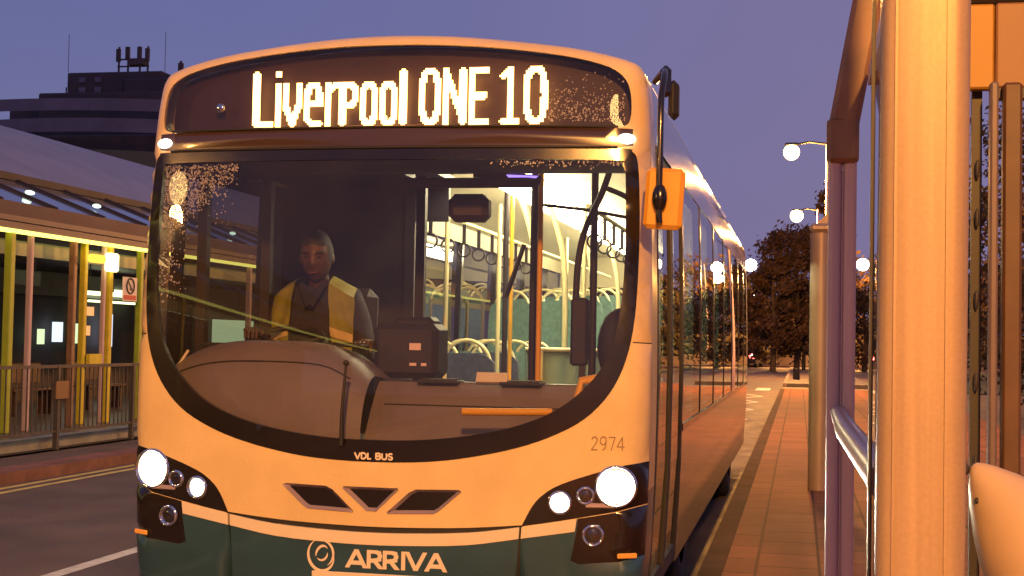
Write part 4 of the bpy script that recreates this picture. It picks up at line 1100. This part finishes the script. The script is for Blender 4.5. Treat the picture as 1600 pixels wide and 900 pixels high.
for k in range(5200):
    p = Vector((rnd.uniform(-22, 30), 107+rnd.uniform(0, 2.5), rnd.uniform(0, 1)**1.2*2.6)); u = Vector((rnd.gauss(0, 1), rnd.gauss(0, 1), rnd.gauss(0, 1))).normalized(); v = u.orthogonal().normalized(); w = u.cross(v); s = .3
    mb.add([p-v*s, p-w*s*.6, p+v*s, p+w*s*.6], [(0, 1, 2, 3)])
tag(mb.build('hedge', E['leaf2']), 'dark hedge running across the end of the road', 'hedge')
wl = MB(); wl.box((4, 104.5, .45), (70, .2, .9)); tag(wl.build('low_wall', E['kerbp']), 'pale low wall across the end of the road', 'wall')

# ---- car far ahead
car = thing('car', 'distant dark car with glowing red tail lights beside the rear corner of the bus', 'car', (-2.05, 97, 0), -.12)
pr = [(-.86, .28), (-.88, .75), (-.80, .92), (-.62, 1.38), (-.45, 1.44), (.45, 1.44), (.62, 1.38), (.80, .92), (.88, .75), (.86, .28)]
mb = MB(); n = len(pr)
secs = [(0, .94), (.12, 1.0), (1.2, 1.0), (3.0, .98), (4.1, .9), (4.2, .8)]
mb.add([(x*k, y, .28+(z-.28)*(k if y < 3.1 else .62)) for y, k in secs for x, z in pr], [(j*n+i, j*n+(i+1) % n, (j+1)*n+(i+1) % n, (j+1)*n+i) for j in range(len(secs)-1) for i in range(n)]+[tuple(range(n))[::-1]])
mb.build('body', E['carp'], car)
mb = MB(); mb.add([(-.56, -.01, 1.0), (.56, -.01, 1.0), (.47, .0, 1.32), (-.47, .0, 1.32)], [(0, 1, 2, 3)]); mb.build('rear_window', M['black'], car)
for s in (-1, 1):
    mb = MB(); mb.ell((s*.66, -.03, .86), .20, .05, .13, 12, 8); mb.build('tail_light', E['tailw'], car)
    mb = MB(); mb.ell((s*.62, -.02, .84), .36, .03, .20, 12, 8); mb.build('light_cluster', E['tail'], car)
for s in (-1, 1):
    for y in (.75, 3.3): mb = MB(); mb.lathe((s*.76, y, .31), [(.001, -.1), (.31, -.1), (.31, .1), (.001, .1)], 16, Matrix.Rotation(PI/2, 3, 'Y'), False); mb.build('wheel', M['tyre'], car)
# ---- street furniture at the far pavement
b1 = MB(); b1.lathe((2.15, 84, .12), [(.10, 0), (.12, .1), (.12, 1.3), (.15, 1.32), (.15, 1.42), (.001, 1.5)], 14); tag(b1.build('bollard', E['darkst']), 'tall dark bollard far along the pavement edge', 'bollard')
b1 = MB(); b1.lathe((1.75, 57, .12), [(.14, 0), (.16, .05), (.13, .4), (.16, .44), (.001, .5)], 14); tag(b1.build('bollard', E['darkst']), 'short squat bollard on the pavement nearer than the tall one', 'bollard')
b1 = MB(); b1.lathe((-1.9, 101.5, .12), [(.12, 0), (.12, 1.0), (.001, 1.1)], 12); tag(b1.build('bollard', E['darkst']), 'small dark bollard at the kerb across the road end', 'bollard')

# ---- near bus shelter
sh = thing('bus_shelter', 'metal and glass shelter with broad pale column, slimmer twin post and perch rail', 'shelter', (2.1, -2.4, .12))
def sp(x, y, z): return (x-2.1, y+2.4, z-.12)
def rounded_post(x, y, w, d, z0, z1, r, n=5, lean=0):
    mb = MB(); ring = []
    for cx, cy, a0 in ((w/2-r, d/2-r, 0), (-w/2+r, d/2-r, PI/2), (-w/2+r, -d/2+r, PI), (w/2-r, -d/2+r, 3*PI/2)):
        for k in range(n+1): a = a0+PI/2*k/n; ring.append((cx+r*math.cos(a), cy+r*math.sin(a)))
    m_ = len(ring)
    mb.add([sp(x+px+(lean if z == z1 else 0), y+py, z) for z in (z0, z1) for px, py in ring], [(i, (i+1) % m_, m_+(i+1) % m_, m_+i) for i in range(m_)], True)
    mb.add([sp(x+px+lean, y+py, z1) for px, py in ring], [tuple(range(m_))]); return mb
c = rounded_post(2.099, -2.97, .178, .13, .12, 3.1, .035, lean=.012)
for k in (-.052, .050): c.box(sp(2.099+k, -3.037, 1.6), (.006, .004, 2.9))
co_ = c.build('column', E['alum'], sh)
for z in (.55,): mb = MB(); mb.lathe(sp(2.085, -3.036, z), [(.005, 0), (.005, .003), (.002, .004), (.001, .003)], 12, Matrix.Rotation(PI/2, 3, 'X')); mb.build('rivet', E['greyst'], co_)
mb = MB(); mb.box(sp(2.006, -2.93, 1.6), (.008, .03, 2.9)); mb.build('edge_seal', E['darkst'], sh)
p2 = rounded_post(1.958, -1.70, .040, .06, .12, 2.10, .016); p2.box(sp(1.979, -1.70, 1.1), (.004, .05, 1.95))
q = rounded_post(2.000, -1.70, .040, .06, .12, 2.10, .016); b0 = len(p2.v); p2.v += q.v; p2.f += [tuple(b0+i for i in f) for f in q.f]; p2.sm += q.sm
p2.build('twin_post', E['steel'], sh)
mb = MB(); mb.box(sp(1.978, -1.70, 2.165), (.094, .095, .135), None, .012); mb.bar(sp(1.980, -1.70, 2.21), sp(2.085, -1.72, 2.80), .088, .09, up=(0, 1, 0), bev=.015); mb.bar(sp(2.085, -1.722, 2.79), sp(2.42, -1.74, 3.12), .086, .088, up=(0, 1, 0), bev=.015); mb.build('roof_rib', E['brown'], sh)
mb = MB(); mb.tube([sp(1.972, -1.72, 1.355), sp(1.985, -2.2, 1.325), sp(2.04, -2.93, 1.265)], .022, 16, True, .040); mb.build('perch_rail', E['ral'], sh)
mb = MB(); mb.box(sp(2.062, -2.35, 1.35), (.008, 1.15, 1.95)); mb.build('glass_panel', M['sglass'], sh)
for z in (.34, 2.345): mb = MB(); mb.box(sp(2.062, -2.35, z), (.03, 1.15, .05)); mb.build('glazing_bar', E['steel'], sh)
mb = MB(); mb.box(sp(2.37, -1.55, 2.47), (.115, .05, .26), None, .006); mb.build('fascia', E['op'], sh)
mb = MB(); mb.box(sp(2.88, -1.56, 2.47), (.90, .05, .26), None, .006); mb.build('fascia', E['op2'], sh)
mb = MB(); mb.box(sp(2.85, -1.1, 2.63), (1.1, .95, .05), None, .01); mb.box(sp(2.88, -1.55, 2.325), (.9, .06, .03)); mb.build('roof', E['darkst'], sh)
mb = MB(); mb.box(sp(2.42, -1.62, 1.25), (.024, .05, 2.2), None, .006); mb.build('rear_post', E['greyst'], sh)
mb = MB(); mb.box(sp(2.475, -1.60, 1.25), (.055, .05, 2.2), None, .008); mb.build('rear_post', E['brown2'], sh)
mb = MB(); mb.box(sp(2.95, -1.58, 1.35), (.86, .008, 1.9)); mb.build('glass_panel', M['sglass'], sh)
mb = MB(); mb.box(sp(2.385, -1.50, 1.5), (.03, .03, 1.7)); 
for z in (1.2, 1.45, 1.7, 1.95, 2.1): mb.ell(sp(2.385, -1.53, z), .007, .007, .03)
mb.build('hinge_strip', E['darkst'], sh)
# pale bell-shaped hood
axis = Vector((.60, -.10, -.80)).normalized(); up = -axis; r_ = up.orthogonal().normalized(); Mt = Matrix((r_, up.cross(r_), up)).transposed()
hood = thing('bell_hood', 'pale bell shaped hood with a small dark bolt, low beside the broad shelter column', 'hood', (2.252, -2.62, 1.285))
mb = MB(); mb.lathe((0, 0, 0), [(.001, 0), (.010, -.002), (.020, -.010), (.037, -.030), (.066, -.072), (.096, -.125), (.124, -.185), (.146, -.245), (.152, -.265), (.147, -.268), (.138, -.25), (.09, -.15), (.001, -.07)], 40, Mt); mb.build('shell', E['shell'], hood)
mb = MB(); mb.ell((.0035, -.050, -.078), .008, .006, .008, 10, 6); mb.build('bolt', E['darkst'], hood)
mb = MB(); mb.tube([(-.02, .03, .0), (-.05, .0, -.02), (-.10, -.05, -.03)], .012, 8); mb.ell((-.02, .0, -.012), .012, .012, .014); mb.build('bracket', E['darkst'], hood)

# ---- next shelter column along the pavement
sc = thing('shelter_column', 'pale round steel column with angled bracket on the pavement, next one beyond the near shelter', 'column', (2.06, 8.45, .12))
mb = MB(); mb.tube([(0, 0, 0), (0, 0, 2.58)], .105, 20); mb.build('shaft', E['alum'], sc)
mb = MB(); mb.box((.05, 0, 2.63), (.32, .2, .09), None, .03); mb.bar((-.02, 0, 2.66), (.20, 0, 2.86), .05, .06); mb.build('bracket', E['alum'], sc)
mb = MB(); mb.box((.22, .05, 2.36), (.22, .08, .03)); mb.build('light_bar', E['boxl'], sc)
mb = MB(); mb.ell((.17, 0, 1.30), .06, .05, .07); mb.box((.18, 0, .68), (.09, .05, .22)); mb.build('fitting', E['yp'], sc)

# ---- interior fill comes only from the bus light strips; headlamps and street lamps light the street
# ---- sky
w = bpy.data.worlds.new('World'); scene.world = w; w.use_nodes = True; nt = w.node_tree; N = nt.nodes; L = nt.links
bg = N['Background']; tc = N.new('ShaderNodeTexCoord'); sx = N.new('ShaderNodeSeparateXYZ'); L.new(tc.outputs['Generated'], sx.inputs[0])
def ramp(cols):
    cr = N.new('ShaderNodeValToRGB'); L.new(sx.outputs['Z'], cr.inputs[0]); e = cr.color_ramp.elements
    e[0].position = cols[0][0]; e[0].color = (*cols[0][1], 1); e[1].position = cols[-1][0]; e[1].color = (*cols[-1][1], 1)
    for p, c in cols[1:-1]: q = e.new(p); q.color = (*c, 1)
    return cr
left = ramp([(0, (.17, .14, .24)), (.06, (.15, .15, .31)), (.22, (.125, .135, .325)), (.9, (.12, .13, .29))])
right = ramp([(0, (.24, .16, .25)), (.06, (.20, .165, .33)), (.22, (.20, .17, .345)), (.9, (.16, .15, .29))])
az = N.new('ShaderNodeMapRange'); az.inputs[1].default_value = -.42; az.inputs[2].default_value = .12; az.interpolation_type = 'SMOOTHSTEP'; L.new(sx.outputs['X'], az.inputs[0])
cr = N.new('ShaderNodeMix'); cr.data_type = 'RGBA'; L.new(az.outputs[0], cr.inputs[0]); L.new(left.outputs[0], cr.inputs[6]); L.new(right.outputs[0], cr.inputs[7])
sky = N.new('ShaderNodeTexSky'); sky.sky_type = 'NISHITA'; sky.sun_disc = False; sky.sun_elevation = math.radians(1.0); sky.sun_rotation = math.radians(150)
sb = N.new('ShaderNodeVectorMath'); sb.operation = 'SCALE'; sb.inputs['Scale'].default_value = .01; L.new(sky.outputs[0], sb.inputs[0])
ns_ = N.new('ShaderNodeTexNoise'); ns_.inputs['Scale'].default_value = 2.2; ns_.inputs['Detail'].default_value = 5; L.new(tc.outputs['Generated'], ns_.inputs['Vector'])
mr = N.new('ShaderNodeMapRange'); mr.inputs[1].default_value = .3; mr.inputs[2].default_value = .7; mr.inputs[3].default_value = .93; mr.inputs[4].default_value = 1.08; L.new(ns_.outputs['Fac'], mr.inputs[0])
sc_ = N.new('ShaderNodeVectorMath'); sc_.operation = 'SCALE'; L.new(cr.outputs[2], sc_.inputs[0]); L.new(mr.outputs[0], sc_.inputs['Scale'])
ad = N.new('ShaderNodeVectorMath'); L.new(sc_.outputs[0], ad.inputs[0]); L.new(sb.outputs[0], ad.inputs[1]); L.new(ad.outputs[0], bg.inputs[0]); bg.inputs[1].default_value = 1.0

# ---- camera
yaw, pitch, roll = .20295, .03827, .0193
cy, sy = math.cos(yaw), math.sin(yaw); fwd = Vector((-sy*math.cos(pitch), cy*math.cos(pitch), math.sin(pitch))); r = Vector((cy, sy, 0)); u = r.cross(fwd)
r2 = math.cos(roll)*r+math.sin(roll)*u; u2 = -math.sin(roll)*r+math.cos(roll)*u
cam = bpy.data.cameras.new('camera'); co = link('camera', cam); cam.sensor_width = 36; cam.lens = 36*2187.1/1600; cam.clip_start = .05; cam.clip_end = 2000
co.matrix_world = Matrix.Translation((1.857, -5.993, 1.546)) @ Matrix((r2, u2, -fwd)).transposed().to_4x4()
scene.camera = co
vs = scene.view_settings; vs.view_transform = 'Standard'; vs.look = 'None'; vs.exposure = 0; vs.gamma = 1
scene.cycles.use_denoising = True; scene.cycles.sample_clamp_indirect = 6; scene.cycles.max_bounces = 8; scene.cycles.transparent_max_bounces = 24
scene.cycles.caustics_reflective = False; scene.cycles.caustics_refractive = False
